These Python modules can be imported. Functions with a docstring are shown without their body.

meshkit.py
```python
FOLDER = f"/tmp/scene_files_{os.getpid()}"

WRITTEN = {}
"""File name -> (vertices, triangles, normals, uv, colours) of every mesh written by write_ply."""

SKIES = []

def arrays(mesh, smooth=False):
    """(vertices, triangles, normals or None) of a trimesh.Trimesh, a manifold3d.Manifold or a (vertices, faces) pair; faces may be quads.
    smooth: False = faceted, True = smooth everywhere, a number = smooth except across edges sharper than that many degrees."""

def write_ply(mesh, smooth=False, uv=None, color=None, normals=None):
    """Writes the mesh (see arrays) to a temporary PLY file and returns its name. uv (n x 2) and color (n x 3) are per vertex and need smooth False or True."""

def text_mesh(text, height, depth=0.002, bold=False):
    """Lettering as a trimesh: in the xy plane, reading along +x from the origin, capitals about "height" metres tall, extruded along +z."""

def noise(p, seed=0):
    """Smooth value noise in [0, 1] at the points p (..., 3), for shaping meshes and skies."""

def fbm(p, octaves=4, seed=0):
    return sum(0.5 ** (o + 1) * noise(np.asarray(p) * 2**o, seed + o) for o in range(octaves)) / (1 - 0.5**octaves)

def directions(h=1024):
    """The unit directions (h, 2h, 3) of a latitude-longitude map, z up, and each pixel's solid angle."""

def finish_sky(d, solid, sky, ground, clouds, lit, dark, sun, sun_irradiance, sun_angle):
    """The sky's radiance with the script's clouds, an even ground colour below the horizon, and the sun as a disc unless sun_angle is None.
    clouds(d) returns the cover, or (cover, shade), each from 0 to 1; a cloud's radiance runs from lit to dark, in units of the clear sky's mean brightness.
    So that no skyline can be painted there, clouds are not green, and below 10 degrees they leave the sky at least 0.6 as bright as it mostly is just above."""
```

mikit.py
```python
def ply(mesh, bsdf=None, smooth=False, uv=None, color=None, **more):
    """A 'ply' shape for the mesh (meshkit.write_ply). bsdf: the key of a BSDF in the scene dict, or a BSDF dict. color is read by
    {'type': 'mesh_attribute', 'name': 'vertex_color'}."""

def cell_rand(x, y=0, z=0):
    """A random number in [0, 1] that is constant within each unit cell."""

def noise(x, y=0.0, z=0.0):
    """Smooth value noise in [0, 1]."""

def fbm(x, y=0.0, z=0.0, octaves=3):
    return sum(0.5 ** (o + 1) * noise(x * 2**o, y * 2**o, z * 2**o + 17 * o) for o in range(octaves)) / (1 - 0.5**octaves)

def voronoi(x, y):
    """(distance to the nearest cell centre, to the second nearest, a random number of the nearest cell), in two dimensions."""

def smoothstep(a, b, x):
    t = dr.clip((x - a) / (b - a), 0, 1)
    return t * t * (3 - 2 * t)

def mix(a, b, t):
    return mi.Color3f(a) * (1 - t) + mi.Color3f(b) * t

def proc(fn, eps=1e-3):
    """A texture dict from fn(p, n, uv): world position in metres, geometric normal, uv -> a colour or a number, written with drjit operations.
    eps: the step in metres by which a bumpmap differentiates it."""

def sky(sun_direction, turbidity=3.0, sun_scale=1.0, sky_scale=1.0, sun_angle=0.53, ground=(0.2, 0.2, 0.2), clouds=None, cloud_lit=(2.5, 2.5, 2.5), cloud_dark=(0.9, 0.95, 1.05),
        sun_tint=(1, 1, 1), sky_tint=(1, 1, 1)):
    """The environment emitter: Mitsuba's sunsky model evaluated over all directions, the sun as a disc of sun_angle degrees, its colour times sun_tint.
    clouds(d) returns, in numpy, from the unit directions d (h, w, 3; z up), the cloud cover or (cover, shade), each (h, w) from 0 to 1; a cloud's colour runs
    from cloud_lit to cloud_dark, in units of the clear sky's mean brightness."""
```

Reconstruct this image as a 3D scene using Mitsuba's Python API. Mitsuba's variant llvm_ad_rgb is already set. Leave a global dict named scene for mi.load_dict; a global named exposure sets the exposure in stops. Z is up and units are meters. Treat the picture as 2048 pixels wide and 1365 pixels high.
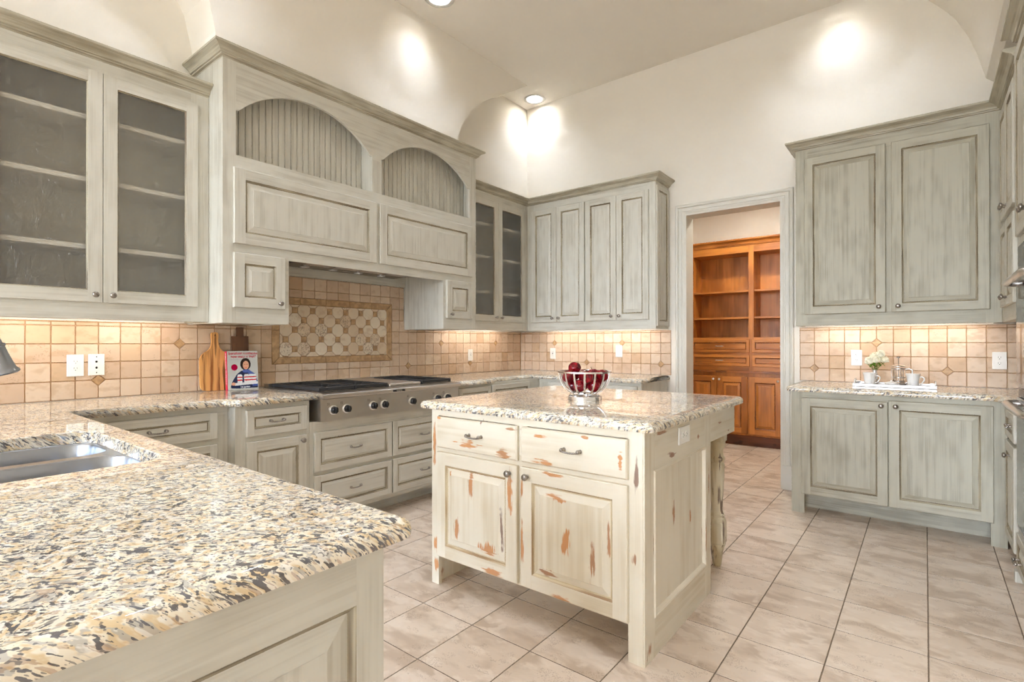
import math
import numpy as np
import drjit as dr
import mitsuba as mi
import trimesh
import shapely
from shapely.geometry import Polygon, box as sbox
import mikit
import meshkit
from mikit import noise, fbm, voronoi, cell_rand, smoothstep, mix

T = mi.ScalarTransform4f
R = np.random.RandomState(7)
scene, labels, taken = {}, {}, set()

# ------------------------------------------------------------------ camera
F_PX, YAW, PITCH, ROLL = 1046.18, 0.6684, 0.0033, -0.0012
EYE = np.array([3.74, 0.0, 1.2363])
_f = np.array([-math.sin(YAW) * math.cos(PITCH), math.cos(YAW) * math.cos(PITCH), math.sin(PITCH)])
_r = np.array([math.cos(YAW), math.sin(YAW), 0.0])
_u = -math.sin(ROLL) * _r + math.cos(ROLL) * np.cross(_r, _f)
scene['camera'] = {'type': 'perspective', 'fov': math.degrees(2 * math.atan(1024 / F_PX)), 'fov_axis': 'x', 'near_clip': 0.02,
                   'to_world': T().look_at(origin=EYE.tolist(), target=(EYE + _f).tolist(), up=_u.tolist())}

# ------------------------------------------------------------------ light
exposure = 2.3
def overcast(d):
    n = meshkit.fbm(d * 3.0, 3)
    return np.clip(0.72 + 0.6 * (n - 0.5), 0, 1), np.clip(1.6 * (meshkit.fbm(d * 2.0 + 9, 3) - 0.35), 0, 1)


scene['sky'] = mikit.sky((0.4, 0.75, 0.8), turbidity=4.0, sun_scale=0.0, sky_scale=19.0, ground=(0.30, 0.28, 0.24), clouds=overcast, cloud_lit=(1.86, 2.0, 2.2), cloud_dark=(1.2, 1.28, 1.4))
CAN_L = (60, 63.5, 71)            # ceiling downlights
STRIP_L = (9.6, 8.2, 7.0)            # strips under the wall cabinets
FAR_L = (112, 106, 96)            # unseen lamp added to light the room behind the doorway

ZC = 3.953      # ceiling
CT = 0.92       # countertop height
XR = 4.75       # right wall
YB = 4.90       # far wall
YN = -5.6       # wall behind the camera


# ------------------------------------------------------------------ bookkeeping
def key(name, parent=None):
    k = (parent + '__' if parent else '') + name
    if k in taken:
        i = 1
        while f'{k}_{i:03d}' in taken:
            i += 1
        k = f'{k}_{i:03d}'
    taken.add(k)
    return k


def tag(k, label=None, cat=None, group=None, kind=None):
    d = labels.setdefault(k, {})
    if label:
        d['label'] = label
    if cat:
        d['category'] = cat
    if group:
        d['group'] = group
    if kind:
        d['kind'] = kind
    return k


def thing(name, label, cat, group=None):
    return tag(key(name), label, cat, group)


def struct(name):
    return tag(key(name), kind='structure')


def put(name, shape, parent=None, **kw):
    k = key(name, parent)
    scene[k] = shape
    if kw:
        tag(k, **kw)
    return k


# ------------------------------------------------------------------ frames and mesh building
class Frame:
    """Local s (to the right), t (up), d (out of the surface)."""
    def __init__(self, O, S, N):
        self.O, self.S, self.N = np.array(O, float), np.array(S, float), np.array(N, float)
        self.T = np.array([0, 0, 1.0])
        self.M = np.stack([self.S, self.T, self.N], 1)

    def __call__(self, p):
        return np.asarray(p, float) @ self.M.T + self.O

    def at(self, s, t, d):
        m = np.eye(4)
        m[:3, :3] = self.M
        m[:3, 3] = self((s, t, d))
        return T(m.tolist())


WORLD = Frame((0, 0, 0), (1, 0, 0), (0, -1, 0))  # s = x, t = z, d = -y


def face_px(x):
    return Frame((x, 0, 0), (0, 1, 0), (1, 0, 0))      # faces +x, s = y


def face_ny(y):
    return Frame((0, y, 0), (1, 0, 0), (0, -1, 0))     # faces -y, s = x


def face_nx(x):
    return Frame((x, 0, 0), (0, -1, 0), (-1, 0, 0))    # faces -x, s = -y


class MB:
    """Flat-shaded mesh with uv = (along the grain, across it)."""
    def __init__(self, fr=None):
        self.fr, self.v, self.f, self.uv, self.n = fr, [], [], [], 0

    def add(self, v, f, uv):
        v = np.asarray(v, float)
        if self.fr is not None:
            v = self.fr(v)
        self.v.append(v)
        self.f.append(np.asarray(f, int) + self.n)
        self.uv.append(np.asarray(uv, float))
        self.n += len(v)

    def quad(self, p, uv):
        self.add(p, [[0, 1, 2], [0, 2, 3]], uv)

    def box(self, lo, hi, grain=0, off=None, skip=()):
        lo, hi = np.minimum(lo, hi), np.maximum(lo, hi)
        o = R.rand(2) * 60 if off is None else off
        for ax in range(3):
            a, b = (ax + 1) % 3, (ax + 2) % 3
            for side in (0, 1):
                if (ax, side) in skip:
                    continue
                c = np.zeros((4, 3))
                c[:, ax] = (lo, hi)[side][ax]
                q = [(0, 0), (1, 0), (1, 1), (0, 1)] if side else [(0, 0), (0, 1), (1, 1), (1, 0)]
                for i, (x, y) in enumerate(q):
                    c[i, a], c[i, b] = (lo, hi)[x][a], (lo, hi)[y][b]
                g = grain if grain != ax else a
                h = 3 - ax - g
                self.quad(c, np.stack([c[:, g] + o[0], c[:, h] + o[1]], 1))

    def rect(self, r, d, grain=0, off=None):
        s0, s1, t0, t1 = r
        o = R.rand(2) * 60 if off is None else off
        p = np.array([[s0, t0, d], [s1, t0, d], [s1, t1, d], [s0, t1, d]])
        self.quad(p, np.stack([p[:, grain] + o[0], p[:, 1 - grain] + o[1]], 1))

    def ring(self, r0, d0, r1, d1):
        """Four mitred strips from the outer rectangle r0 at depth d0 to the inner one r1 at d1."""
        a = [(r0[0], r0[2]), (r0[1], r0[2]), (r0[1], r0[3]), (r0[0], r0[3])]
        b = [(r1[0], r1[2]), (r1[1], r1[2]), (r1[1], r1[3]), (r1[0], r1[3])]
        for i in range(4):
            j = (i + 1) % 4
            p = np.array([[*a[i], d0], [*a[j], d0], [*b[j], d1], [*b[i], d1]])
            g = i % 2
            w = math.hypot(abs(r1[0] - r0[0]), d1 - d0)
            o = R.rand(2) * 60
            self.quad(p, np.array([[p[0, g] + o[0], o[1]], [p[1, g] + o[0], o[1]], [p[2, g] + o[0], o[1] + w], [p[3, g] + o[0], o[1] + w]]))

    def plate(self, poly, d0, d1, grain=0, bottom=False):
        """Extrudes a shapely polygon in (s, t) from d0 to d1."""
        o = R.rand(2) * 60
        poly = shapely.geometry.polygon.orient(poly, 1.0)
        v2, tri = trimesh.creation.triangulate_polygon(poly, engine='earcut')
        v2 = np.asarray(v2)
        uv = np.stack([v2[:, grain] + o[0], v2[:, 1 - grain] + o[1]], 1)
        tri = np.asarray(tri)
        e1, e2 = v2[tri[:, 1]] - v2[tri[:, 0]], v2[tri[:, 2]] - v2[tri[:, 0]]
        neg = e1[:, 0] * e2[:, 1] - e1[:, 1] * e2[:, 0] < 0
        tri[neg] = tri[neg][:, ::-1]
        self.add(np.column_stack([v2, np.full(len(v2), d1)]), tri, uv)
        if bottom:
            self.add(np.column_stack([v2, np.full(len(v2), d0)]), tri[:, ::-1], uv)
        for ringc in [poly.exterior, *poly.interiors]:
            c = np.asarray(ringc.coords)[:-1]
            L = 0.0
            for i in range(len(c)):
                a, b = c[i], c[(i + 1) % len(c)]
                w = np.linalg.norm(b - a)
                self.quad([[*a, d0], [*b, d0], [*b, d1], [*a, d1]], [[L + o[0], o[1]], [L + w + o[0], o[1]], [L + w + o[0], o[1] + d1 - d0], [L + o[0], o[1] + d1 - d0]])
                L += w

    def shape(self, bsdf, **kw):
        v, f, uv = np.vstack(self.v), np.vstack(self.f), np.vstack(self.uv)
        return mikit.ply((v, f), bsdf, uv=uv, **kw)


def boxes(bsdf, *list_of, grain=2):
    m = MB()
    for lo, hi in list_of:
        m.box(lo, hi, grain)
    return m.shape(bsdf)


def rbox(lo, hi, r=0.003):
    """A box with chamfered edges."""
    lo, hi = np.minimum(lo, hi).astype(float), np.maximum(lo, hi).astype(float)
    pts = []
    for ax in range(3):
        a = lo.copy() + r
        b = hi.copy() - r
        a[ax], b[ax] = lo[ax], hi[ax]
        for i in range(8):
            pts.append([(a, b)[(i >> k) & 1][k] for k in range(3)])
    return trimesh.convex.convex_hull(np.array(pts))


def lathe(profile, n=24, cap=True):
    """Revolves (radius, z) points about z."""
    return trimesh.creation.revolve(np.array(profile, float), sections=n)


def tube(points, r, n=8, closed=False):
    """Round bar along a polyline; r a number or one radius per point."""
    P = np.asarray(points, float)
    k = len(P)
    rr = np.full(k, r) if np.isscalar(r) else np.asarray(r)
    tan = np.roll(P, -1, 0) - np.roll(P, 1, 0) if closed else np.gradient(P, axis=0)
    tan /= np.linalg.norm(tan, axis=1, keepdims=True) + 1e-12
    ref = np.array([0, 0, 1.0]) if abs(tan[0, 2]) < 0.9 else np.array([1.0, 0, 0])
    nx = np.cross(tan[0], ref)
    nx /= np.linalg.norm(nx)
    V = []
    for i in range(k):
        nx = nx - tan[i] * (nx @ tan[i])
        nx /= np.linalg.norm(nx)
        ny = np.cross(tan[i], nx)
        a = np.arange(n) * 2 * math.pi / n
        V.append(P[i] + rr[i] * (np.cos(a)[:, None] * nx + np.sin(a)[:, None] * ny))
    V = np.vstack(V)
    Fc = []
    for i in range(k if closed else k - 1):
        b = ((i + 1) % k) * n
        for j in range(n):
            jj = (j + 1) % n
            Fc += [[i * n + j, i * n + jj, b + jj], [i * n + j, b + jj, b + j]]
    if not closed:
        V = np.vstack([V, P[0], P[-1]])
        for j in range(n):
            jj = (j + 1) % n
            Fc += [[k * n, jj, j], [k * n + 1, (k - 1) * n + j, (k - 1) * n + jj]]
    m = trimesh.Trimesh(V, Fc, process=False)
    if m.volume < 0:
        m.invert()
    return m


def join(*ms):
    return trimesh.util.concatenate([m for m in ms])


def moved(m, to):
    m = m.copy()
    m.apply_translation(to)
    return m


def rotated(m, axis, deg, about=(0, 0, 0)):
    m = m.copy()
    m.apply_transform(trimesh.transformations.rotation_matrix(math.radians(deg), axis, about))
    return m


def cyl(r, z0, z1, n=20):
    return moved(trimesh.creation.cylinder(r, z1 - z0, sections=n), (0, 0, (z0 + z1) / 2))


def sphere(r, c, sub=2):
    return moved(trimesh.creation.icosphere(sub, r), c)


# ------------------------------------------------------------------ materials
def srgb(r, g, b):
    c = np.array([r, g, b]) / 255.0
    return np.where(c <= 0.04045, c / 12.92, ((c + 0.055) / 1.055) ** 2.4).tolist()


def diffuse(c):
    return {'type': 'twosided', 'bsdf': {'type': 'diffuse', 'reflectance': {'type': 'rgb', 'value': c}}}


def rplastic(tex, alpha=0.2, ior=1.5):
    return {'type': 'twosided', 'bsdf': {'type': 'roughplastic', 'diffuse_reflectance': tex, 'alpha': alpha, 'int_ior': ior}}


def rgb(c):
    return {'type': 'rgb', 'value': list(c)}


def metal(c, rough):
    return {'type': 'twosided', 'bsdf': {'type': 'principled', 'base_color': rgb(c), 'metallic': 1.0, 'roughness': rough}}


def f_wall(p, n, uv):
    return mix(srgb(228, 223, 213), srgb(225, 219, 208), fbm(p.x * 1.7 + p.z, p.y * 1.7, p.z * 1.3, octaves=2))


scene['m_wall'] = {'type': 'twosided', 'bsdf': {'type': 'diffuse', 'reflectance': mikit.proc(f_wall)}}
scene['m_trim'] = rplastic(rgb(srgb(215, 211, 200)), 0.25)
scene['m_white_plastic'] = rplastic(rgb(srgb(240, 238, 232)), 0.15)
scene['m_dark_slot'] = diffuse([0.02, 0.02, 0.02])


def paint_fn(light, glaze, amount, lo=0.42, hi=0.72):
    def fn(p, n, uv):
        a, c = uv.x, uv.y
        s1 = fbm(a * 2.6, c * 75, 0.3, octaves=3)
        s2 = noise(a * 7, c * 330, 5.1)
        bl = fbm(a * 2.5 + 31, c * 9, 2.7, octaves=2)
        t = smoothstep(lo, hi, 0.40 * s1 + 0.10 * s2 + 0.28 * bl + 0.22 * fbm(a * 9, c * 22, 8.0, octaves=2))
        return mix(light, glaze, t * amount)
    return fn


scene['m_paint'] = rplastic(mikit.proc(paint_fn(srgb(211, 208, 196), srgb(166, 159, 141), 0.5)), 0.28)
scene['m_paint_crown'] = rplastic(mikit.proc(paint_fn(srgb(193, 187, 168), srgb(138, 127, 103), 0.75, 0.36, 0.70)), 0.28)
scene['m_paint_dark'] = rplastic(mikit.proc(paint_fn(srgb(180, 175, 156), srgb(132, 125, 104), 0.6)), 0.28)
scene['m_paint_glaze'] = rplastic(mikit.proc(paint_fn(srgb(178, 169, 145), srgb(98, 83, 60), 0.95, 0.34, 0.66)), 0.28)
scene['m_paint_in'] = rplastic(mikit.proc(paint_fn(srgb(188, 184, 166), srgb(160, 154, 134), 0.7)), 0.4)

# worn places of the island's paint: (x, z, half width, half height, 0 rust .. 1 dark)
WEAR = [(1.806, .853, .022, .010, 0), (2.001, .747, .070, .018, 0), (2.225, .728, .045, .024, .25), (2.266, .846, .035, .007, .5), (2.431, .832, .040, .007, 0), (2.651, .852, .020, .006, .2),
        (2.46, .722, .055, .013, .1), (2.812, .771, .010, .042, 0), (2.023, .542, .017, .060, .2), (1.885, .585, .007, .016, .1), (2.265, .558, .016, .085, 0), (2.132, .268, .048, .026, .1),
        (1.931, .325, .018, .045, .2), (1.770, .202, .018, .050, 0), (1.768, .099, .014, .035, 0), (2.213, .366, .010, .085, .9), (2.334, .59, .012, .04, .2), (2.334, .344, .010, .085, .1),
        (2.522, .578, .040, .015, .1), (2.56, .403, .016, .062, 0), (2.688, .357, .012, .062, .45), (2.759, .445, .009, .085, .4), (2.538, .161, .045, .013, .1), (2.166, .171, .055, .013, .1),
        (2.471, .25, .055, .013, .5), (2.494, .674, .055, .008, .1), (2.126, .613, .035, .006, .7), (1.752, .70, .010, .10, .1), (2.09, .86, .006, .02, .8), (2.870, .72, .008, .06, .9), (2.862, .40, .012, .02, .6)]
WEAR_S = [(2.14, .765, .035, .012, .7), (2.469, .793, .010, .018, .6), (2.189, .5, .012, .05, .45), (2.392, .447, .009, .035, .3), (1.956, .447, .007, .07, .6), (1.912, .047, .022, .024, .5),
          (2.024, .872, .05, .008, .6), (2.56, .30, .01, .10, .5), (2.62, .55, .006, .08, .4), (2.80, .82, .03, .008, .6), (2.95, .76, .02, .006, .6)]


def f_island(p, n, uv):
    a, c = uv.x, uv.y
    s1 = fbm(a * 2.0, c * 60, 0.3, octaves=3)
    bl = fbm(a * 3 + 31, c * 8, 2.7, octaves=3)
    base = mix(srgb(228, 220, 202), srgb(198, 182, 150), smoothstep(0.42, 0.80, 0.4 * s1 + 0.6 * bl) * 0.8)
    front = dr.abs(n.y) > 0.5
    rough = 0.6 * fbm(a * 16, c * 170, 1.7, octaves=3) + 0.4 * fbm(a * 40, c * 60, 4.7, octaves=2) - 0.5
    out = mi.Color3f(base)
    for lst, on, q in ((WEAR, front, p.x), (WEAR_S, ~front, p.y)):
        for x, z, hw, hh, dk in lst:
            d = dr.sqrt(dr.square((q - x) / hw) + dr.square((p.z - z) / hh))
            m = smoothstep(1.15, 0.55, d + rough * 3.4) * dr.select(on, mi.Float(0.86), mi.Float(0.0))
            col = mix(srgb(198, 130, 62), srgb(112, 86, 76), dk)
            out = out * (1 - m) + col * m
    return out


scene['m_island_glaze'] = rplastic(mikit.proc(paint_fn(srgb(212, 198, 166), srgb(146, 112, 74), 0.9, 0.40, 0.66)), 0.22)
scene['m_island'] = rplastic(mikit.proc(f_island), 0.22)


def f_leg(p, n, uv):
    s = fbm(p.x * 55, p.y * 55, p.z * 5, octaves=3)
    base = mix(srgb(222, 213, 190), srgb(190, 174, 140), smoothstep(0.4, 0.7, fbm(p.x * 30, p.y * 30, p.z * 3 + 9)))
    return mix(base, srgb(98, 72, 60), smoothstep(0.60, 0.68, s) * 0.85)


scene['m_leg'] = rplastic(mikit.proc(f_leg), 0.25)


def f_granite(p, n, uv):
    x, y = p.x - 0.5 * p.z, p.y + 0.86 * p.z
    wx, wy = x + 0.02 * noise(x * 22, y * 22, 3.0), y + 0.02 * noise(x * 22, y * 22, 8.0)
    a, b = 0.86 * wx + 0.5 * wy, -0.5 * wx + 0.86 * wy
    base = mix(srgb(232, 223, 204), srgb(214, 193, 156), smoothstep(0.42, 0.66, fbm(a * 85, b * 105, 1.0)))
    base = mix(base, srgb(178, 176, 170), smoothstep(0.55, 0.63, fbm(a * 90 + 7, b * 130, 4.0)) * 0.75)
    base = mix(base, srgb(243, 240, 233), smoothstep(0.60, 0.68, fbm(a * 80 + 3, b * 90, 14.0)) * 0.6)
    k1 = fbm(a * 130, b * 180, 0.0, octaves=3)
    patch = fbm(a * 9, b * 14, 2.0, octaves=3)
    th = 0.615 - 0.22 * (patch - 0.5)
    dark = smoothstep(th, th + 0.045, k1)
    dark2 = smoothstep(0.78, 0.84, noise(a * 300, b * 360, 6.0)) * 0.75
    rust = smoothstep(0.66, 0.72, fbm(a * 90 + 3, b * 140 + 5, 9.0)) * 0.5
    col = mix(base, srgb(150, 112, 82), rust)
    col = mix(col, mix(srgb(88, 90, 100), srgb(50, 45, 46), noise(a * 60, b * 60, 7.0)), dr.maximum(dark, dark2) * 0.9)
    return col


scene['m_granite'] = {'type': 'twosided', 'bsdf': {'type': 'plastic', 'diffuse_reflectance': mikit.proc(f_granite), 'int_ior': 1.6, 'nonlinear': False}}


def f_octagon(p, n, uv):
    x, y, z = p.x + uv.x * 17, p.y + uv.y * 13, p.z
    tone = mix(srgb(236, 222, 200), srgb(220, 198, 170), uv.x)
    tone = mix(tone, srgb(200, 172, 142), smoothstep(0.5, 0.75, fbm(x * 24 + y * 24, z * 34, uv.x * 9, octaves=3)) * 0.5)
    pit = fbm(y * 170, z * 170, uv.y * 5, octaves=2) * smoothstep(0.45, 0.8, uv.y)
    return mix(tone, srgb(140, 112, 86), smoothstep(0.52, 0.64, pit) * 0.7)


scene['m_octagon'] = rplastic(mikit.proc(f_octagon), 0.3)


def f_tile(p, n, uv):
    """uv is one random pair per tile."""
    x, y, z = p.x * 1.0 + uv.x * 17, p.y + uv.y * 13, p.z
    q = fbm(x * 22 + y * 22, z * 34, uv.x * 9, octaves=3)
    tone = mix(srgb(224, 202, 178), srgb(204, 176, 150), uv.x)
    tone = mix(tone, srgb(196, 160, 118), smoothstep(0.75, 1.0, uv.y) * 0.55)
    tone = mix(tone, srgb(190, 160, 126), smoothstep(0.5, 0.75, q) * 0.5)
    pit = fbm((x + y) * 170, z * 240, uv.y * 5, octaves=2) * smoothstep(0.4, 0.75, noise((x + y) * 20, z * 26, 3.0)) * smoothstep(0.25, 0.5, uv.x)
    return mix(tone, srgb(150, 118, 88), smoothstep(0.60, 0.74, pit) * 0.4)


scene['m_tile'] = rplastic(mikit.proc(f_tile), 0.3)


def f_accent(p, n, uv):
    q = fbm((p.x + p.y) * 40, p.z * 40, uv.x * 9, octaves=3)
    return mix(srgb(196, 162, 120), srgb(168, 132, 94), smoothstep(0.3, 0.7, q))


scene['m_tile_accent'] = rplastic(mikit.proc(f_accent), 0.25)
scene['m_grout'] = diffuse(srgb(178, 146, 114))
scene['m_grout_floor'] = diffuse(srgb(120, 106, 92))


def f_floor(p, n, uv):
    x, y = p.x + uv.x * 31, p.y + uv.y * 27
    tone = mix(srgb(219, 204, 188), srgb(206, 189, 172), uv.x)
    wx, wy = x + 0.05 * fbm(x * 9, y * 9, 2.0, octaves=2), y + 0.05 * fbm(x * 9, y * 9, 5.0, octaves=2)
    q = fbm(wx * 5.0, wy * 11, 1.0, octaves=5)
    tone = mix(tone, srgb(178, 158, 138), smoothstep(0.42, 0.75, q) * 0.7)
    cl = fbm(wx * 14, wy * 22, 4.0, octaves=4)
    tone = mix(tone, srgb(226, 213, 199), smoothstep(0.50, 0.70, cl) * 0.5)
    pit = noise(x * 260, y * 340, 7.0) * smoothstep(0.52, 0.66, fbm(x * 16, y * 26, 8.0, octaves=3))
    return mix(tone, srgb(148, 126, 106), smoothstep(0.50, 0.72, pit) * 0.3)


scene['m_floor'] = {'type': 'twosided', 'bsdf': {'type': 'roughplastic', 'diffuse_reflectance': mikit.proc(f_floor), 'alpha': 0.16, 'int_ior': 1.45}}

scene['m_steel'] = {'type': 'twosided', 'bsdf': {'type': 'principled', 'base_color': rgb((0.66, 0.63, 0.60)), 'metallic': 1.0, 'roughness': 0.28, 'anisotropic': 0.6}}
scene['m_sink'] = {'type': 'twosided', 'bsdf': {'type': 'principled', 'base_color': rgb((0.36, 0.385, 0.43)), 'metallic': 1.0, 'roughness': 0.24, 'anisotropic': 0.3}}
scene['m_chrome'] = metal((0.82, 0.82, 0.82), 0.08)
scene['m_pewter'] = metal((0.34, 0.31, 0.28), 0.28)
scene['m_iron'] = rplastic(rgb((0.018, 0.019, 0.022)), 0.35)
scene['m_black'] = rplastic(rgb((0.012, 0.012, 0.013)), 0.08)
scene['m_dark_metal'] = metal((0.30, 0.27, 0.24), 0.35)
scene['m_glass'] = {'type': 'thindielectric', 'int_ior': 1.5}
scene['m_oven_glass'] = {'type': 'twosided', 'bsdf': {'type': 'plastic', 'diffuse_reflectance': rgb((0.03, 0.028, 0.025)), 'int_ior': 1.75}}


def f_bumpglass(p, n, uv):
    return 0.005 * fbm(p.y * 70, p.z * 55, p.x * 70, octaves=2) + 0.003 * noise(p.y * 260, p.z * 220, p.x * 9)


scene['m_seeded_glass'] = {'type': 'blendbsdf', 'weight': 0.05, 'a': {'type': 'bumpmap', 'arbitrary': mikit.proc(f_bumpglass, 0.001), 'scale': 1.0, 'bsdf': {'type': 'thindielectric', 'int_ior': 1.55}},
                           'b': {'type': 'twosided', 'bsdf': {'type': 'diffuse', 'reflectance': rgb(srgb(206, 206, 200))}}}


def wood_fn(c0, c1, c2, sx=3.0, sa=60.0, knots=True):
    def fn(p, n, uv):
        a, c = uv.x, uv.y
        g = fbm(a * sx, c * sa, 0.3, octaves=3)
        b = fbm(a * 2.2 + 11, c * 8, 4.0, octaves=3)
        col = mix(c0, c1, smoothstep(0.3, 0.75, 0.35 * g + 0.65 * b))
        if knots:
            col = mix(col, c2, smoothstep(0.70, 0.78, fbm(a * 7, c * 13, 9.0, octaves=2)) * 0.6)
        return col
    return fn


scene['m_alder'] = rplastic(mikit.proc(wood_fn(srgb(192, 122, 52), srgb(148, 84, 30), srgb(122, 70, 28), knots=False)), 0.18)
scene['m_alder_dark'] = rplastic(mikit.proc(wood_fn(srgb(112, 58, 20), srgb(70, 34, 12), srgb(40, 20, 8))), 0.2)


def f_olive(p, n, uv):
    a, c = uv.x, uv.y
    w = c + 0.012 * fbm(a * 9, c * 20, 3.0, octaves=2)
    g = fbm(a * 2.0, w * 48, 0.3, octaves=3)
    col = mix(srgb(232, 172, 104), srgb(150, 84, 36), smoothstep(0.42, 0.68, g))
    return mix(col, srgb(104, 56, 26), smoothstep(0.62, 0.70, fbm(a * 5, w * 60, 7.0, octaves=2)) * 0.7)


scene['m_olive_wood'] = rplastic(mikit.proc(f_olive), 0.3)
scene['m_walnut'] = rplastic(mikit.proc(wood_fn(srgb(112, 74, 48), srgb(74, 45, 28), srgb(48, 28, 16), 5.0, 50.0)), 0.35)


def f_apple(p, n, uv):
    s = fbm(p.x * 60, p.y * 60, p.z * 24, octaves=3)
    return mix(srgb(128, 12, 24), srgb(70, 5, 14), smoothstep(0.35, 0.7, s))


scene['m_apple'] = {'type': 'twosided', 'bsdf': {'type': 'plastic', 'diffuse_reflectance': mikit.proc(f_apple), 'int_ior': 1.5}}
scene['m_apple_end'] = diffuse(srgb(196, 150, 66))
scene['m_stem'] = diffuse(srgb(84, 60, 34))
scene['m_china'] = {'type': 'twosided', 'bsdf': {'type': 'plastic', 'diffuse_reflectance': rgb(srgb(238, 236, 232)), 'int_ior': 1.5}}
scene['m_petal'] = diffuse(srgb(240, 236, 214))
scene['m_leaf'] = diffuse(srgb(86, 112, 40))
scene['m_paper'] = rplastic(rgb(srgb(226, 226, 222)), 0.25)


def emit(L):
    return {'type': 'area', 'radiance': rgb(L)}


# ------------------------------------------------------------------ the room shell
def slab(name, lo, hi, bsdf, parent=None):
    return put(name, boxes(bsdf, (lo, hi)), parent)


wall_left = struct('wall_left')
slab('plaster', (-0.12, YN, -0.02), (0.0, YB + 0.16, ZC + 0.20), 'm_wall', wall_left)
slab('upper_plaster', (0.0, YN, 2.80), (0.10, YB, ZC), 'm_wall', wall_left)
# the chase above the hood, with half arches at both sides
arch = [(0, 2.99), (0, 3.086), (.043, 3.199), (.078, 3.262), (.115, 3.313), (.157, 3.366), (.205, 3.415), (.27, 3.475), (.344, 3.532), (.46, 3.606), (.59, 3.681), (.80, 3.806), (1.026, 3.941), (1.046, ZC)]
pts = [(3.388 + a, z) for a, z in arch] + [(1.339 - a, min(z + 0.09, ZC) if i > 1 else z) for i, (a, z) in list(enumerate(arch))[::-1]]
m = MB(face_px(0.0))
m.plate(Polygon(pts).buffer(0), 0.10, 0.45)
put('arched_chase', m.shape('m_wall'), wall_left)

DX0, DX1, DZ = 1.957, 2.795, 2.452      # doorway
wall_far = struct('wall_back')
m = MB(face_ny(YB))
m.plate(Polygon([(-0.12, -0.02), (DX0, -0.02), (DX0, DZ), (DX1, DZ), (DX1, -0.02), (XR + 0.12, -0.02), (XR + 0.12, ZC + 0.20), (-0.12, ZC + 0.20)]), -0.16, 0.0, bottom=True)
put('plaster', m.shape('m_wall'), wall_far)

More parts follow.
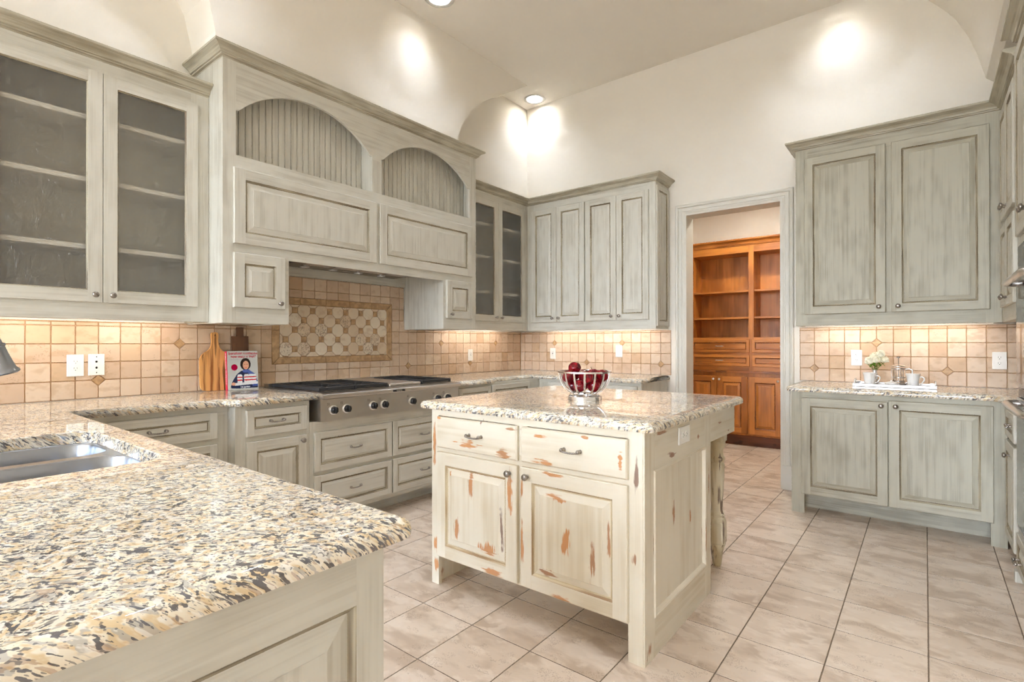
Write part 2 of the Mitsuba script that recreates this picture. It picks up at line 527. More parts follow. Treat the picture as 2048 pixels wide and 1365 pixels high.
wall_right = struct('wall_right')
slab('plaster', (XR, YN, -0.02), (XR + 0.12, YB + 0.16, ZC + 0.20), 'm_wall', wall_right)
cove = [(3.42, ZC), (3.60, 3.90), (3.72, 3.80), (3.801, 3.705), (3.87, 3.62), (3.921, 3.542), (3.99, 3.392), (4.035, 3.253), (4.055, 3.165), (4.078, 3.074), (4.124, 3.032), (XR, 3.032), (XR, ZC)]
m = MB(face_ny(0.0))
m.plate(Polygon(cove), -YB, 1.5)
put('cove', m.shape('m_wall'), wall_right)

CANS = [(.33, 4.728), (.748, 2.873), (.748, 1.05), (3.22, 4.60), (3.30, 1.05), (1.9, .2), (1.95, 3.35), (1.95, 1.75), (.9, -1.3), (2.9, -1.3), (.9, -3.1), (2.4, -3.1), (3.9, -3.1)]  # the ones over the island are unseen fill, added to spread the light
ceiling = struct('ceiling')
m = MB(Frame((0, 0, ZC), (1, 0, 0), (0, 0, -1)))
m.fr.T = np.array([0, -1.0, 0])
m.fr.M = np.stack([m.fr.S, m.fr.T, m.fr.N], 1)
cans_open = [shapely.geometry.Point(x, -y).buffer(.088, quad_segs=8) for x, y in CANS]
m.plate(sbox(-0.12, -(YB + 0.16), XR + 0.12, -YN).difference(shapely.union_all(cans_open)), -0.20, 0.0)
put('plaster', m.shape('m_wall'), ceiling)
slab('deck', (-0.12, YN, ZC + .201), (XR + .12, YB + .16, ZC + .24), 'm_wall', ceiling)

# wall behind the camera with two tall window openings
WIN = [(0.20, 1.62), (1.72, 3.04), (3.14, 4.56)]
wall_near = struct('wall_front')
holes = [[(a, 0.25), (b, 0.25), (b, 3.70), (a, 3.70)] for a, b in WIN]
m = MB(Frame((0, YN, 0), (1, 0, 0), (0, -1, 0)))
m.plate(Polygon([(-0.12, -0.02), (XR + 0.12, -0.02), (XR + 0.12, ZC + 0.20), (-0.12, ZC + 0.20)], holes), 0.0, 0.14, bottom=True)
put('plaster', m.shape('m_wall'), wall_near)
for i, (a, b) in enumerate(WIN):
    w = struct(f'window_{i + 1}')
    bars = [((a, YN - .08, .25), (a + .05, YN - .03, 3.70)), ((b - .05, YN - .08, .25), (b, YN - .03, 3.70)), ((a + .05, YN - .08, .25), (b - .05, YN - .03, .30)), ((a + .05, YN - .08, 3.65), (b - .05, YN - .03, 3.70))]
    put('window_frame', boxes('m_trim', *bars), w)
    put('mullion', boxes('m_trim', (((a + b) / 2 - .02, YN - .075, .30), ((a + b) / 2 + .02, YN - .035, 3.65))), w)
    put('mullion', boxes('m_trim', ((a + .05, YN - .075, 2.45), ((a + b) / 2 - .02, YN - .035, 2.49)), (((a + b) / 2 + .02, YN - .075, 2.45), (b - .05, YN - .035, 2.49))), w)

# the room behind the doorway
FY = 6.95
wall_hall = struct('wall_hall')
slab('plaster', (0.55, FY, -0.02), (4.3, FY + 0.1, 3.0), 'm_wall', wall_hall)
slab('side_plaster', (0.45, YB + 0.161, -0.02), (0.55, FY + 0.1, 3.0), 'm_wall', wall_hall)
slab('side_plaster', (4.2, YB + 0.161, -0.02), (4.3, FY, 3.0), 'm_wall', wall_hall)
hall_ceiling = struct('ceiling_hall')
slab('plaster', (0.45, YB + 0.161, 3.0), (4.3, FY + 0.1, 3.1), 'm_wall', hall_ceiling)

# floor: a grout bed and single tiles
floor = struct('floor')
slab('grout_bed', (-0.12, YN - .14, -0.06), (XR + 0.12, FY + 0.1, -0.0011), 'm_grout_floor', floor)
PT, FX0, FY0 = 0.3135, 3.747, 2.005
visible = sbox(0.55, 0.60, 4.14, 5.0).union(sbox(DX0 - 0.5, 4.95, DX1 + 0.1, 6.7))


def tile_shape(poly, fr, d0, d1, bevel, bsdf):
    """One tile: a sloped rim and a flat top; its uv is a random pair."""
    poly = shapely.geometry.polygon.orient(poly, 1.0)
    c = np.asarray(poly.exterior.coords)[:-1]
    c = c[np.linalg.norm(c - np.roll(c, 1, 0), axis=1) > 1e-6]
    e0 = c - np.roll(c, 1, 0)
    e1 = np.roll(c, -1, 0) - c
    n0 = np.stack([-e0[:, 1], e0[:, 0]], 1) / np.linalg.norm(e0, axis=1, keepdims=True)
    n1 = np.stack([-e1[:, 1], e1[:, 0]], 1) / np.linalg.norm(e1, axis=1, keepdims=True)
    mt = (n0 + n1) / (1 + (n0 * n1).sum(1, keepdims=True))
    inn = c + mt * bevel
    k = len(c)
    _, tri = trimesh.creation.triangulate_polygon(Polygon(inn), engine='earcut')
    v2 = np.asarray(_)
    tri = np.asarray(tri)
    a1, a2 = v2[tri[:, 1]] - v2[tri[:, 0]], v2[tri[:, 2]] - v2[tri[:, 0]]
    neg = a1[:, 0] * a2[:, 1] - a1[:, 1] * a2[:, 0] < 0
    tri[neg] = tri[neg][:, ::-1]
    v = np.vstack([np.column_stack([c, np.full(k, d0)]), np.column_stack([inn, np.full(k, d1)]), np.column_stack([v2, np.full(len(v2), d1)])])
    f = []
    for i in range(k):
        j = (i + 1) % k
        f += [[i, j, k + j], [i, k + j, k + i]]
    f = np.vstack([f, tri + 2 * k])
    uv = np.tile(R.rand(2), (len(v), 1))
    return mikit.ply((fr(v), f), bsdf, uv=uv)


FLAT = Frame((0, 0, 0), (1, 0, 0), (0, 0, 1))
FLAT.T = np.array([0, 1.0, 0])
FLAT.M = np.stack([FLAT.S, FLAT.T, FLAT.N], 1)
rest = []
for i in range(-14, 4):
    for j in range(-26, 17):
        x0, y0 = FX0 + i * PT, FY0 + j * PT
        sq = sbox(x0 + .0022, y0 + .0022, x0 + PT - .0022, y0 + PT - .0022)
        sq = sq.intersection(sbox(0.0, YN, XR, FY))
        if sq.is_empty or sq.area < 0.0005:
            continue
        if visible.intersection(sq).area > 0.01:
            put('tile', tile_shape(sq, FLAT, -0.0015, 0.0, 0.0008, 'm_floor'), floor)
        else:
            rest.append(sq)
m = MB(FLAT)
vv, ff, uu, nn = [], [], [], 0
for sq in rest:
    c = np.asarray(shapely.geometry.polygon.orient(sq, 1.0).exterior.coords)[:4]
    vv.append(np.column_stack([c, np.zeros(4)])); ff.append(np.array([[0, 1, 2], [0, 2, 3]]) + nn); uu.append(np.tile(R.rand(2), (4, 1))); nn += 4
put('hidden_tiles', mikit.ply((np.vstack(vv), np.vstack(ff)), 'm_floor', uv=np.vstack(uu)), floor, kind='stuff')


# ------------------------------------------------------------------ backsplash tiles
def rounded(poly, r):
    return poly.buffer(-r, join_style='mitre').buffer(r, quad_segs=2)


TW = 0.1044
ZROW = [0.9215, 1.0255, 1.1290, 1.2325, 1.3350, 1.4335, 1.5360, 1.6400, 1.7370]


def backsplash(parent, fr, s_lines, z_top, dots, dmin, cut=None, tall=None):
    """Tiles between vertical lines s_lines; dots: (s index, z index) of diamond inserts; cut: a rectangle left free; tall: (s0, s1) of the columns that go on up."""
    dia = {}
    for si, zi in dots:
        s, z = s_lines[si], ZROW[zi]
        dia[(si, zi)] = Polygon([(s - .031, z), (s, z - .031), (s + .031, z), (s, z + .031)])
    allcut = shapely.union_all([d.buffer(.0024, join_style='mitre') for d in dia.values()]) if dia else None
    for i in range(len(s_lines) - 1):
        s0, s1 = s_lines[i], s_lines[i + 1]
        for k in range(len(ZROW)):
            z0 = ZROW[k]
            z1 = ZROW[k + 1] if k + 1 < len(ZROW) else z0
            top = 1.737 if tall and tall[0] <= (s0 + s1) / 2 <= tall[1] else z_top
            z1 = min(z1, top)
            if z1 - z0 < 0.012:
                continue
            g = 0.0013
            q = sbox(s0 + g, z0 + g, s1 - g, z1 - g)
            if tall and not (tall[0] <= (s0 + s1) / 2 <= tall[1]) and z0 > z_top:
                continue
            if tall and z0 > z_top - 0.05:
                q = q.intersection(sbox(1.7575, 0, 3.1325, 3)) if z0 > z_top else q
            if cut is not None:
                q = q.difference(cut)
            if q.is_empty or q.area < 2e-4:
                continue
            if q.geom_type != 'Polygon':
                q = max(q.geoms, key=lambda a: a.area)
            q = rounded(q, min(0.006, 0.2 * min(s1 - s0, z1 - z0)))
            if allcut is not None and q.intersects(allcut):
                q = q.difference(allcut)
                if q.geom_type != 'Polygon':
                    q = max(q.geoms, key=lambda a: a.area)
            if q.is_empty or q.geom_type != 'Polygon' or q.area < 2e-4:
                continue
            put('wall_tile', tile_shape(q.simplify(0.0004), fr, 0.003 + dmin, 0.0090 + R.rand() * 0.0012, 0.0022, 'm_tile'), parent)
    for d in dia.values():
        put('diamond_tile', tile_shape(d, fr, 0.003 + dmin, 0.0098, 0.002, 'm_tile_accent'), parent)


# left wall: lines at .574 + k * TW
LA = face_px(0.0)
sA = [0.574 + k * TW for k in range(-3, 41)] + [4.878]
iA = lambda s: int(np.argmin(np.abs(np.array(sA) - s)))
dA = [(iA(.887), 1), (iA(1.312), 3), (iA(3.181), 1), (iA(3.599), 3), (iA(4.0), 1), (iA(4.42), 3)]
put('grout', boxes('m_grout', ((0, 0.2, 0.921), (0.004, 1.757, 1.362)), ((0, 1.757, 0.921), (0.004, 3.133, 1.738)), ((0, 3.133, 0.921), (0.004, YB, 1.356))), wall_left)
MED = sbox(1.906, 1.081, 2.994, 1.578)
backsplash(wall_left, LA, sA, 1.358, dA, 0.0, MED.buffer(0.0017, join_style='mitre'), (1.76, 3.14))
# the medallion behind the cooktop
med = key('medallion', wall_left)
MIN_ = sbox(1.961, 1.131, 2.939, 1.527)
for (s0, s1, z0, z1, horiz) in ((1.906, 2.994, 1.081, 1.131, 1), (1.906, 2.994, 1.527, 1.578, 1), (1.906, 1.961, 1.081, 1.578, 0), (2.939, 2.994, 1.081, 1.578, 0)):
    n_ = 5 if horiz else 2
    for q in range(n_):
        a = (s1 - s0) / n_ if horiz else (z1 - z0) / n_
        r = sbox(s0 + q * a, z0, s0 + (q + 1) * a, z1) if horiz else sbox(s0, z0 + q * a, s1, z0 + (q + 1) * a)
        # mitred corners
        if horiz:
            tri = Polygon([(1.906, 1.081), (2.994, 1.081), (2.939, 1.131), (1.961, 1.131)]) if z0 < 1.2 else Polygon([(1.906, 1.578), (2.994, 1.578), (2.939, 1.527), (1.961, 1.527)])
        else:
            tri = Polygon([(1.906, 1.081), (1.961, 1.131), (1.961, 1.527), (1.906, 1.578)]) if s0 < 2.2 else Polygon([(2.994, 1.081), (2.939, 1.131), (2.939, 1.527), (2.994, 1.578)])
        r = r.intersection(tri).buffer(-0.0008, join_style='mitre')
        put('border_tile', tile_shape(r, LA, 0.0045, 0.0125, 0.0015, 'm_tile_accent'), med)
C_ = 0.0735
inner = MIN_.buffer(-0.001, join_style='mitre')
for i in range(-1, 15):
    for j in range(-1, 7):
        cy, cz = 2.009 + i * C_, 1.190 + j * C_
        if (i + j) % 2 == 0:
            h, e = 0.0505, 0.0505 * math.tan(math.pi / 8)
            pg = Polygon([(cy - h, cz - e), (cy - e, cz - h), (cy + e, cz - h), (cy + h, cz - e), (cy + h, cz + e), (cy + e, cz + h), (cy - e, cz + h), (cy - h, cz + e)])
        else:
            h = 0.0205
            pg = sbox(cy - h, cz - h, cy + h, cz + h)
        pg = pg.intersection(inner)
        if pg.is_empty or pg.geom_type != 'Polygon' or pg.area < 1.5e-4:
            continue
        if (i + j) % 2 == 0:
            put('octagon_tile', tile_shape(pg, LA, 0.004, 0.0098, 0.0016, 'm_octagon'), med)
        else:
            put('square_tile', tile_shape(pg, LA, 0.004, 0.0098, 0.0014, 'm_tile_accent'), med)

# far wall, left and right of the doorway
LB = face_ny(YB)
sB = [0.0125, 0.07] + [0.174 + k * 0.1032 for k in range(0, 16)] + [1.822]
iB = lambda s: int(np.argmin(np.abs(np.array(sB) - s)))
put('grout', boxes('m_grout', ((0.011, YB - .004, 0.921), (1.822, YB, 1.356)), ((2.922, YB - .004, 0.921), (XR, YB, 1.358))), wall_far)
backsplash(wall_far, LB, sB, 1.355, [(iB(.479), 3), (iB(1.304), 3), (iB(.888), 1), (iB(1.72), 1)], 0.0)
sC = [2.925 + k * 0.1045 for k in range(0, 15)]
iC = lambda s: int(np.argmin(np.abs(np.array(sC) - s)))
backsplash(wall_far, LB, sC, 1.357, [(iC(3.444), 3), (iC(3.027), 1), (iC(3.866), 1)], 0.0)


# ------------------------------------------------------------------ sweeps
def sweep(path, profile, bsdf, name, parent, closed=False, cap=True):
    """A moulding: path in plan (x, y), out to the right of its direction; profile of (out, z). Mitred."""
    P = np.array(path, float)
    k = len(P)
    d = P[1:] - P[:-1]
    d /= np.linalg.norm(d, axis=1, keepdims=True)
    n = np.stack([d[:, 1], -d[:, 0]], 1)
    off = []
    for i in range(k):
        a = n[max(i - 1, 0)]
        b = n[min(i, k - 2)]
        off.append((a + b) / (1 + a @ b))
    m = MB()
    pr = np.array(profile, float)
    L = np.concatenate([[0], np.cumsum(np.linalg.norm(P[1:] - P[:-1], axis=1))])
    W = np.concatenate([[0], np.cumsum(np.linalg.norm(pr[1:] - pr[:-1], axis=1))])
    for i in range(k - 1):
        o = R.rand(2) * 60
        for j in range(len(pr) - 1):
            q = []
            for a, b in ((i, j), (i + 1, j), (i + 1, j + 1), (i, j + 1)):
                xy = P[a] + off[a] * pr[b, 0]
                q.append([xy[0], xy[1], pr[b, 1]])
            m.quad(q, [[L[i] + o[0], W[j] + o[1]], [L[i + 1] + o[0], W[j] + o[1]], [L[i + 1] + o[0], W[j + 1] + o[1]], [L[i] + o[0], W[j + 1] + o[1]]])
    if cap:
        for e in (0, k - 1):
            c = np.array([[*(P[e] + off[e] * a), z] for a, z in pr])
            nn_ = len(c)
            cen = c.mean(0)
            for j in range(nn_):
                jj = (j + 1) % nn_
                tri = [c[j], c[jj], cen] if e == 0 else [c[jj], c[j], cen]
                m.add(tri, [[0, 1, 2]], [[5, 5], [5.01, 5], [5, 5.01]])
    return put(name, m.shape(bsdf), parent)


def crown_profile(z, h=0.068, out=0.064):
    p = [(0.0, 0.0), (.010, .0), (.012, .05), (.012, .14), (.20, .16), (.22, .26), (.34, .28), (.36, .38), (.42, .48), (.54, .60), (.72, .70), (.90, .76), (.94, .80), (1.0, .82), (1.0, 1.0), (0.0, 1.0)]
    return [(a * out, z + b * h) for a, b in p]


# casing of the doorway
door = struct('door_1')
CZ = 2.452
prof_c = [(0.0, 0.0), (0.0, 0.014), (.012, .018), (.02, .018), (.024, .022), (.05, .022), (.056, .016), (.062, .024), (.076, .028), (.084, .024), (.086, .0)]
m = MB(face_ny(YB))


def casing_run(m, a, b, miter_a, miter_b, out):
    """A casing length from a to b (inner edge, in s,t), out = outward unit vector in the plane."""
    a, b, out = np.array(a), np.array(b), np.array(out)
    dr_ = (b - a) / np.linalg.norm(b - a)
    for j in range(len(prof_c) - 1):
        (w0, d0), (w1, d1) = prof_c[j], prof_c[j + 1]
        q = []
        for e, w, d_ in ((0, w0, d0), (1, w0, d0), (1, w1, d1), (0, w1, d1)):
            base = (a, b)[e] + out * w + dr_ * w * ((-miter_a) if e == 0 else miter_b)
            q.append([base[0], base[1], d_])
        q = np.array(q)
        e1, e2 = q[1] - q[0], q[3] - q[0]
        if np.cross(e1, e2)[2] < -1e-9:
            q = q[::-1]
        m.quad(q, [[0, 0], [1, 0], [1, 1], [0, 1]])


casing_run(m, (DX0, 0.20), (DX0, CZ), 0, 1, (-1, 0))
casing_run(m, (DX1, 0.20), (DX1, CZ), 0, 1, (1, 0))
casing_run(m, (DX0, CZ), (DX1, CZ), 1, 1, (0, 1))
put('casing', m.shape('m_trim'), door)
put('plinth_block', boxes('m_trim', ((DX0 - .09, YB - .032, 0.0), (DX0 + .002, YB, 0.20))), door)
put('plinth_block', boxes('m_trim', ((DX1 - .002, YB - .032, 0.0), (DX1 + .09, YB, 0.20))), door)
put('jamb', boxes('m_trim', ((DX0, YB - .012, 0), (DX0 + .018, YB + .172, CZ - .018)), ((DX1 - .018, YB - .012, 0), (DX1, YB + .172, CZ - .018)), ((DX0, YB - .012, CZ - .018), (DX1, YB + .172, CZ))), door)

# ------------------------------------------------------------------ hardware
knob_mesh = lathe([(0, 0), (.009, 0), (.009, .002), (.0055, .004), (.005, .012), (.008, .015), (.0135, .018), (.0155, .023), (.014, .028), (.009, .0315), (0, .0325)], 20)
KNOB = mikit.ply(knob_mesh, 'm_pewter', smooth=50)
pull_mesh = join(*[lathe([(0, 0), (.008, 0), (.008, .002), (.005, .005), (.0045, .014), (0, .014)], 12).apply_translation((x, 0, 0)) for x in (-.039, .039)],
                 *[sphere(.0085, (x, 0, .021), 2) for x in (-.039, .039)])
bar = np.linspace(-.044, .044, 41)
tw = [0.0036 + 0.0010 * math.cos(i * 1.5) if 8 < i < 32 else 0.0036 for i in range(41)]
pull_mesh = join(pull_mesh, tube([(x, -0.004 - .004 * math.sin(math.pi * (x + .044) / .088), .025) for x in bar], tw, 8))
PULL = mikit.ply(pull_mesh, 'm_pewter', smooth=50)


def knob(parent, fr, s, t, d, name='knob'):
    put(name, {**KNOB, 'to_world': fr.at(s, t, d)}, parent)


def pull(parent, fr, s, t, d):
    put('pull_handle', {**PULL, 'to_world': fr.at(s, t, d)}, parent)


# ------------------------------------------------------------------ doors and drawers
def panel_door(parent, fr, s0, s1, t0, t1, d0=0.0, name='door', th=0.020, st=0.058, bevel=0.026, paint='m_paint', glaze='m_paint_glaze', raised=True, glass=None, wide=False):
    """Frame and panel. wide: the panel's grain runs sideways."""
    d0 += 0.0006
    D = d0 + th
    c = 0.0035
    m = MB(fr)
    m.box((s0, t0, d0), (s1, t1, D - c), 1, skip=((2, 1),))
    O, I0 = (s0, s1, t0, t1), (s0 + c, s1 - c, t0 + c, t1 - c)
    m.ring(O, D - c, I0, D)
    I = (s0 + st, s1 - st, t0 + st, t1 - st)
    m.rect((s0 + c, I[0], t0 + c, t1 - c), D, 1)
    m.rect((I[1], s1 - c, t0 + c, t1 - c), D, 1)
    m.rect((I[0], I[1], t0 + c, I[2]), D, 0)
    m.rect((I[0], I[1], I[3], t1 - c), D, 0)
    if glass:
        # an open frame: rebuild without the solid core
        m = MB(fr)
        for a, b, g in (((s0, t0), (I[0], t1), 1), ((I[1], t0), (s1, t1), 1), ((I[0], t0), (I[1], I[2]), 0), ((I[0], I[3]), (I[1], t1), 0)):
            m.box((*a, d0), (*b, D), g)
        k = put(name, m.shape(paint), parent)
        g = MB(fr)
        w = 0.006
        g.ring(I, D - .001, (I[0] + w, I[1] - w, I[2] + w, I[3] - w), D - .010)
        put('molding', g.shape(glaze), k)
        g = MB(fr)
        g.rect((I[0] + .001, I[1] - .001, I[2] + .001, I[3] - .001), D - .0105)
        put('glass_pane', g.shape(glass), k)
        return k
    k = put(name, m.shape(paint), parent)
    a, b = 0.008, 0.013
    A = (I[0] + a, I[1] - a, I[2] + a, I[3] - a)
    B = (I[0] + b, I[1] - b, I[2] + b, I[3] - b)
    g = MB(fr)
    g.ring(I, D + .0002, A, D - .009)
    g.ring(A, D - .009, B, D - .0095)
    put('molding', g.shape(glaze), k)
    g = MB(fr)
    e = bevel
    Cc = (B[0] + e, B[1] - e, B[2] + e, B[3] - e)
    if raised and Cc[1] - Cc[0] > 0.02 and Cc[3] - Cc[2] > 0.02:
        g.ring(B, D - .0095, Cc, D - .0025)
        Ci = (Cc[0] + .002, Cc[1] - .002, Cc[2] + .002, Cc[3] - .002)
        g.ring(Cc, D - .0025, Ci, D - .001)
        g.rect(Ci, D - .001, 0 if wide else 1)
    else:
        g.rect(B, D - .0095, 0 if wide else 1)
    put('panel', g.shape(paint), k)
    return k


def frame_face(parent, fr, pieces, d0=-0.02, d1=0.0, paint='m_paint', name='face_frame'):
    """pieces: (s0, s1, t0, t1, grain)."""
    m = MB(fr)
    for s0, s1, t0, t1, g in pieces:
        m.box((s0, t0, d0), (s1, t1, d1), g)
    return put(name, m.shape(paint), parent)


# ------------------------------------------------------------------ wall cabinets
ZU, ZD0, ZD1, ZT = 1.364, 1.451, 2.656, 2.725
FU = face_px(0.332)


def glass_cabinet(label, y0, y1, doors, shelf_z, knobs):
    t = thing('glass_cabinet', label, 'cabinet', None)
    b = 0.018
    m = MB()
    m.box((0.0125, y0, ZU), (0.312, y0 + b, ZT), 2)
    m.box((0.0125, y1 - b, ZU), (0.312, y1, ZT), 2)
    m.box((0.0125, y0 + b, ZU + .012), (0.312, y1 - b, ZU + .03), 1)
    m.box((0.0125, y0 + b, ZT - .02), (0.312, y1 - b, ZT), 1)
    m.box((0.0125, y0 + b, ZU + .03), (0.022, y1 - b, ZT - .02), 2)
    put('carcass', m.shape('m_paint_in'), t)
    lo, hi = doors[0][0] + .03, doors[-1][1] - .03
    frame_face(t, FU, [(y0, lo, ZU, ZT, 1), (hi, y1, ZU, ZT, 1), (lo, hi, ZU, ZD0 + .03, 0), (lo, hi, ZD1 - .03, ZT, 0)])
    for z in shelf_z:
        put('shelf', boxes('m_paint', ((0.024, y0 + b + .001, z - .024), (0.300, y1 - b - .001, z)), grain=1), t)
    for (a, c), kn in zip(doors, knobs):
        k = panel_door(t, FU, a, c, ZD0, ZD1, glass='m_seeded_glass', st=0.0615)
        knob(k, FU, kn, 1.489, 0.0208)
    return t


SH = (2.435, 2.108, 1.755)
cab_l = glass_cabinet('tall sage glazed wall cabinet with seeded-glass doors and shelves, left of the arched hood cabinet', 0.29, 1.3485, [(0.367, 0.8225), (0.8255, 1.281)], SH, (0.789, 0.864))
sweep([(0.332, 0.20), (0.332, 1.3485)], crown_profile(ZT - .002), 'm_paint_crown', 'crown_molding', cab_l)
cab_r = glass_cabinet('narrow sage glazed corner wall cabinet with two seeded-glass doors, right of the arched hood cabinet', 3.5465, 4.885, [(3.617, 4.071), (4.074, 4.526)], SH, (4.029, 4.113))


def wall_cabinet(label, fr, s0, s1, doors, knobs, paint='m_paint', zb=ZU, depth=0.295):
    t = thing('wall_cabinet', label, 'cabinet')
    m = MB(fr)
    m.box((s0, zb + .012, -depth), (s1, ZT, -.02), 1)
    m.box((s0, zb, -depth), (s0 + .018, zb + .012, -.02), 1)
    m.box((s1 - .018, zb, -depth), (s1, zb + .012, -.02), 1)
    put('carcass', m.shape(paint), t)
    pcs = [(s0, doors[0][0] + .02, zb, ZT, 1), (doors[-1][1] - .02, s1, zb, ZT, 1)]
    lo, hi = doors[0][0] + .02, doors[-1][1] - .02
    pcs += [(lo, hi, zb, ZD0 + .02, 0), (lo, hi, ZD1 - .02, ZT, 0), (lo, hi, ZD0 + .02, ZD1 - .02, 1)]
    frame_face(t, fr, pcs, paint=paint)
    for (a, c), kn in zip(doors, knobs):
        k = panel_door(t, fr, a, c, ZD0, ZD1, paint=paint, st=0.058)
        knob(k, fr, kn, 1.492, 0.0208)
    return t


FB = face_ny(4.59)
cab_b = wall_cabinet('sage glazed wall cabinet with four tall narrow raised-panel doors, left of the doorway', FB, 0.3335, 1.80, [(.396, .7165), (.7195, 1.0535), (1.067, 1.4055), (1.4085, 1.736)], (.677, .755, 1.361, 1.443))
panel_door(cab_b, face_px(1.80), 4.60, 4.884, ZD0 - .06, ZT - .03, 0.0, name='side_panel', th=0.012, st=0.045, bevel=0.02)
FBR = FB
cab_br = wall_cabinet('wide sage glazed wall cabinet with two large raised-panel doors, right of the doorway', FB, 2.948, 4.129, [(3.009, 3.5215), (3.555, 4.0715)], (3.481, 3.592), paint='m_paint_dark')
# crowns: corner run, and the run right of the doorway that turns along the right side
sweep([(0.332, 3.5465), (0.332, 4.59), (1.80, 4.59), (1.80, 4.8985)], crown_profile(ZT - .002), 'm_paint_crown', 'crown_molding', cab_b)
sweep([(2.948, 4.8985), (2.948, 4.59), (4.13, 4.59), (4.13, 3.7895)], crown_profile(ZT - .002), 'm_paint_crown', 'crown_molding', cab_br)

# ------------------------------------------------------------------ the hood cabinet
hood = thing('hood_cabinet', 'large sage glazed hood cabinet with two beadboard arches above the cooktop', 'cabinet')
XH, H0, H1, HB, HT = 0.52, 1.350, 3.545, 1.355, 2.917
L1, L2 = 1.755, 3.135           # inner sides of the two legs
FH = face_px(XH)
m = MB()
for ya, yb in ((H0, H0 + .018), (H1 - .018, H1)):
    m.box((0.105, ya, HB), (0.50, yb, HT), 2)
    m.box((0.0125, ya, HB), (0.105, yb, 2.795), 2)
m.box((0.0125, L1 - .018, HB), (0.50, L1, 1.84), 2)
m.box((0.0125, L2, HB), (0.50, L2 + .018, 1.84), 2)
m.box((0.0125, H0 + .018, HB + .006), (0.50, L1 - .018, HB + .022), 0)
m.box((0.0125, L2 + .018, HB + .006), (0.50, H1 - .018, HB + .022), 0)
m.box((0.0125, H0 + .018, 1.84), (0.50, H1 - .018, 1.86), 1)
m.box((0.105, H0 + .018, HT - .03), (0.50, H1 - .018, HT - .012), 1)
put('carcass', m.shape('m_paint'), hood)
# back board above the tiles
put('back_board', boxes('m_paint', ((0.0125, L1 + .001, 1.741), (0.026, L2 - .001, 1.839)), grain=1), hood)


def arch_poly(ya, yb, z0, zs, rise, ear):
    c, hw = (ya + yb) / 2, (yb - ya) / 2 - ear
    r = (hw * hw + rise * rise) / (2 * rise)
    a0 = math.asin(hw / r)
    arc = [(c + r * math.sin(a), zs + .004 + rise - r + r * math.cos(a)) for a in np.linspace(a0, -a0, 41)]
    return Polygon([(ya, z0), (yb, z0), (yb, zs)] + arc + [(ya, zs)])


A1, A2 = (1.425, 2.405), (2.490, 3.462)
hdr = sbox(1.425, 2.50, 3.462, HT).difference(arch_poly(*A1, 2.40, 2.624, .208, .018)).difference(arch_poly(*A2, 2.40, 2.624, .204, .018)).difference(sbox(2.405, 2.4, 2.49, 2.60)).difference(sbox(1.42, 2.4, 3.47, 2.55))
m = MB(FH)
for g in getattr(hdr, 'geoms', [hdr]):
    m.plate(g, -0.02, 0.0, 0, bottom=True)
for s0, s1, t0, t1, g in ((H0, 1.425, HB, HT, 1), (3.462, H1, HB, HT, 1), (2.405, 2.49, 2.359, 2.60, 1), (1.425, 3.462, 2.20, 2.359, 0), (1.425, 3.462, 1.84, 2.20, 1), (1.425, 3.462, 1.767, 1.84, 0),
                          (1.425, L1, HB, 1.767, 0), (L2, 3.462, HB, 1.767, 0)):
    m.box((s0, t0, -0.02), (s1, t1, 0.0), g)
put('face_frame', m.shape('m_paint'), hood)
put('niche_floor', boxes('m_paint', ((0.36, H0 + .02, 2.335), (0.4995, H1 - .02, 2.357)), grain=1), hood)
put('niche_divider', boxes('m_paint', ((0.389, 2.405, 2.358), (0.4995, 2.49, 2.886)), grain=2), hood)
put('niche_back', boxes('m_paint_glaze', ((0.36, H0 + .02, 2.358), (0.3795, H1 - .02, 2.886))), hood)
yy = H0 + .022
while yy < H1 - .05:
    put('beadboard_plank', boxes('m_paint', ((0.380, yy, 2.358), (0.388, yy + .0345, 2.886)), ((0.380, yy + .0368, 2.358), (0.3865, yy + .0407, 2.886))), hood)
    yy += 0.043
for y0, y1 in ((1.407, 2.4335), (2.4625, 3.482)):
    panel_door(hood, FH, y0, y1, 1.830, 2.283, name='panel_door', st=0.066, bevel=0.034)
k = panel_door(hood, FH, 1.406, 1.724, 1.449, 1.777, name='small_door', st=0.062)
knob(k, FH, 1.684, 1.484, .0208)
k = panel_door(hood, FH, 3.162, 3.484, 1.449, 1.777, name='small_door', st=0.062)
knob(k, FH, 3.207, 1.484, .0208)
# going round with the outside on the right: from the left rear corner forward, along the front, and back
sweep([(0.102, H0), (XH, H0), (XH, H1), (0.102, H1)], crown_profile(HT - .001, 0.069, 0.066), 'm_paint_crown', 'crown_molding', hood)

# the steel insert under the hood cabinet
rh = thing('range_hood', 'dark metal range hood insert with four small lights under the hood cabinet', 'range hood')
put('liner', boxes('m_dark_metal', ((0.05, 1.93, 1.803), (0.46, 2.98, 1.8385))), rh)
for yv in (2.08, 2.317, 2.545, 2.77):
    put('light_ring', mikit.ply(moved(lathe([(.026, 0), (.034, 0), (.034, .006), (.026, .006), (.026, 0)], 20), (0.15, yv, 1.7965)), 'm_chrome', smooth=40), rh)
    put('light_lens', mikit.ply(moved(cyl(.0255, 0, .004), (0.15, yv, 1.7985)), 'm_china', smooth=40), rh)
for yv in (2.02, 2.26, 2.50, 2.74):
    put('filter', boxes('m_steel', ((0.23, yv, 1.799), (0.42, yv + .20, 1.8028))), rh)
put('switch_panel', boxes('m_steel', ((0.14, 2.40, 1.80), (0.165, 2.46, 1.8028))), rh)

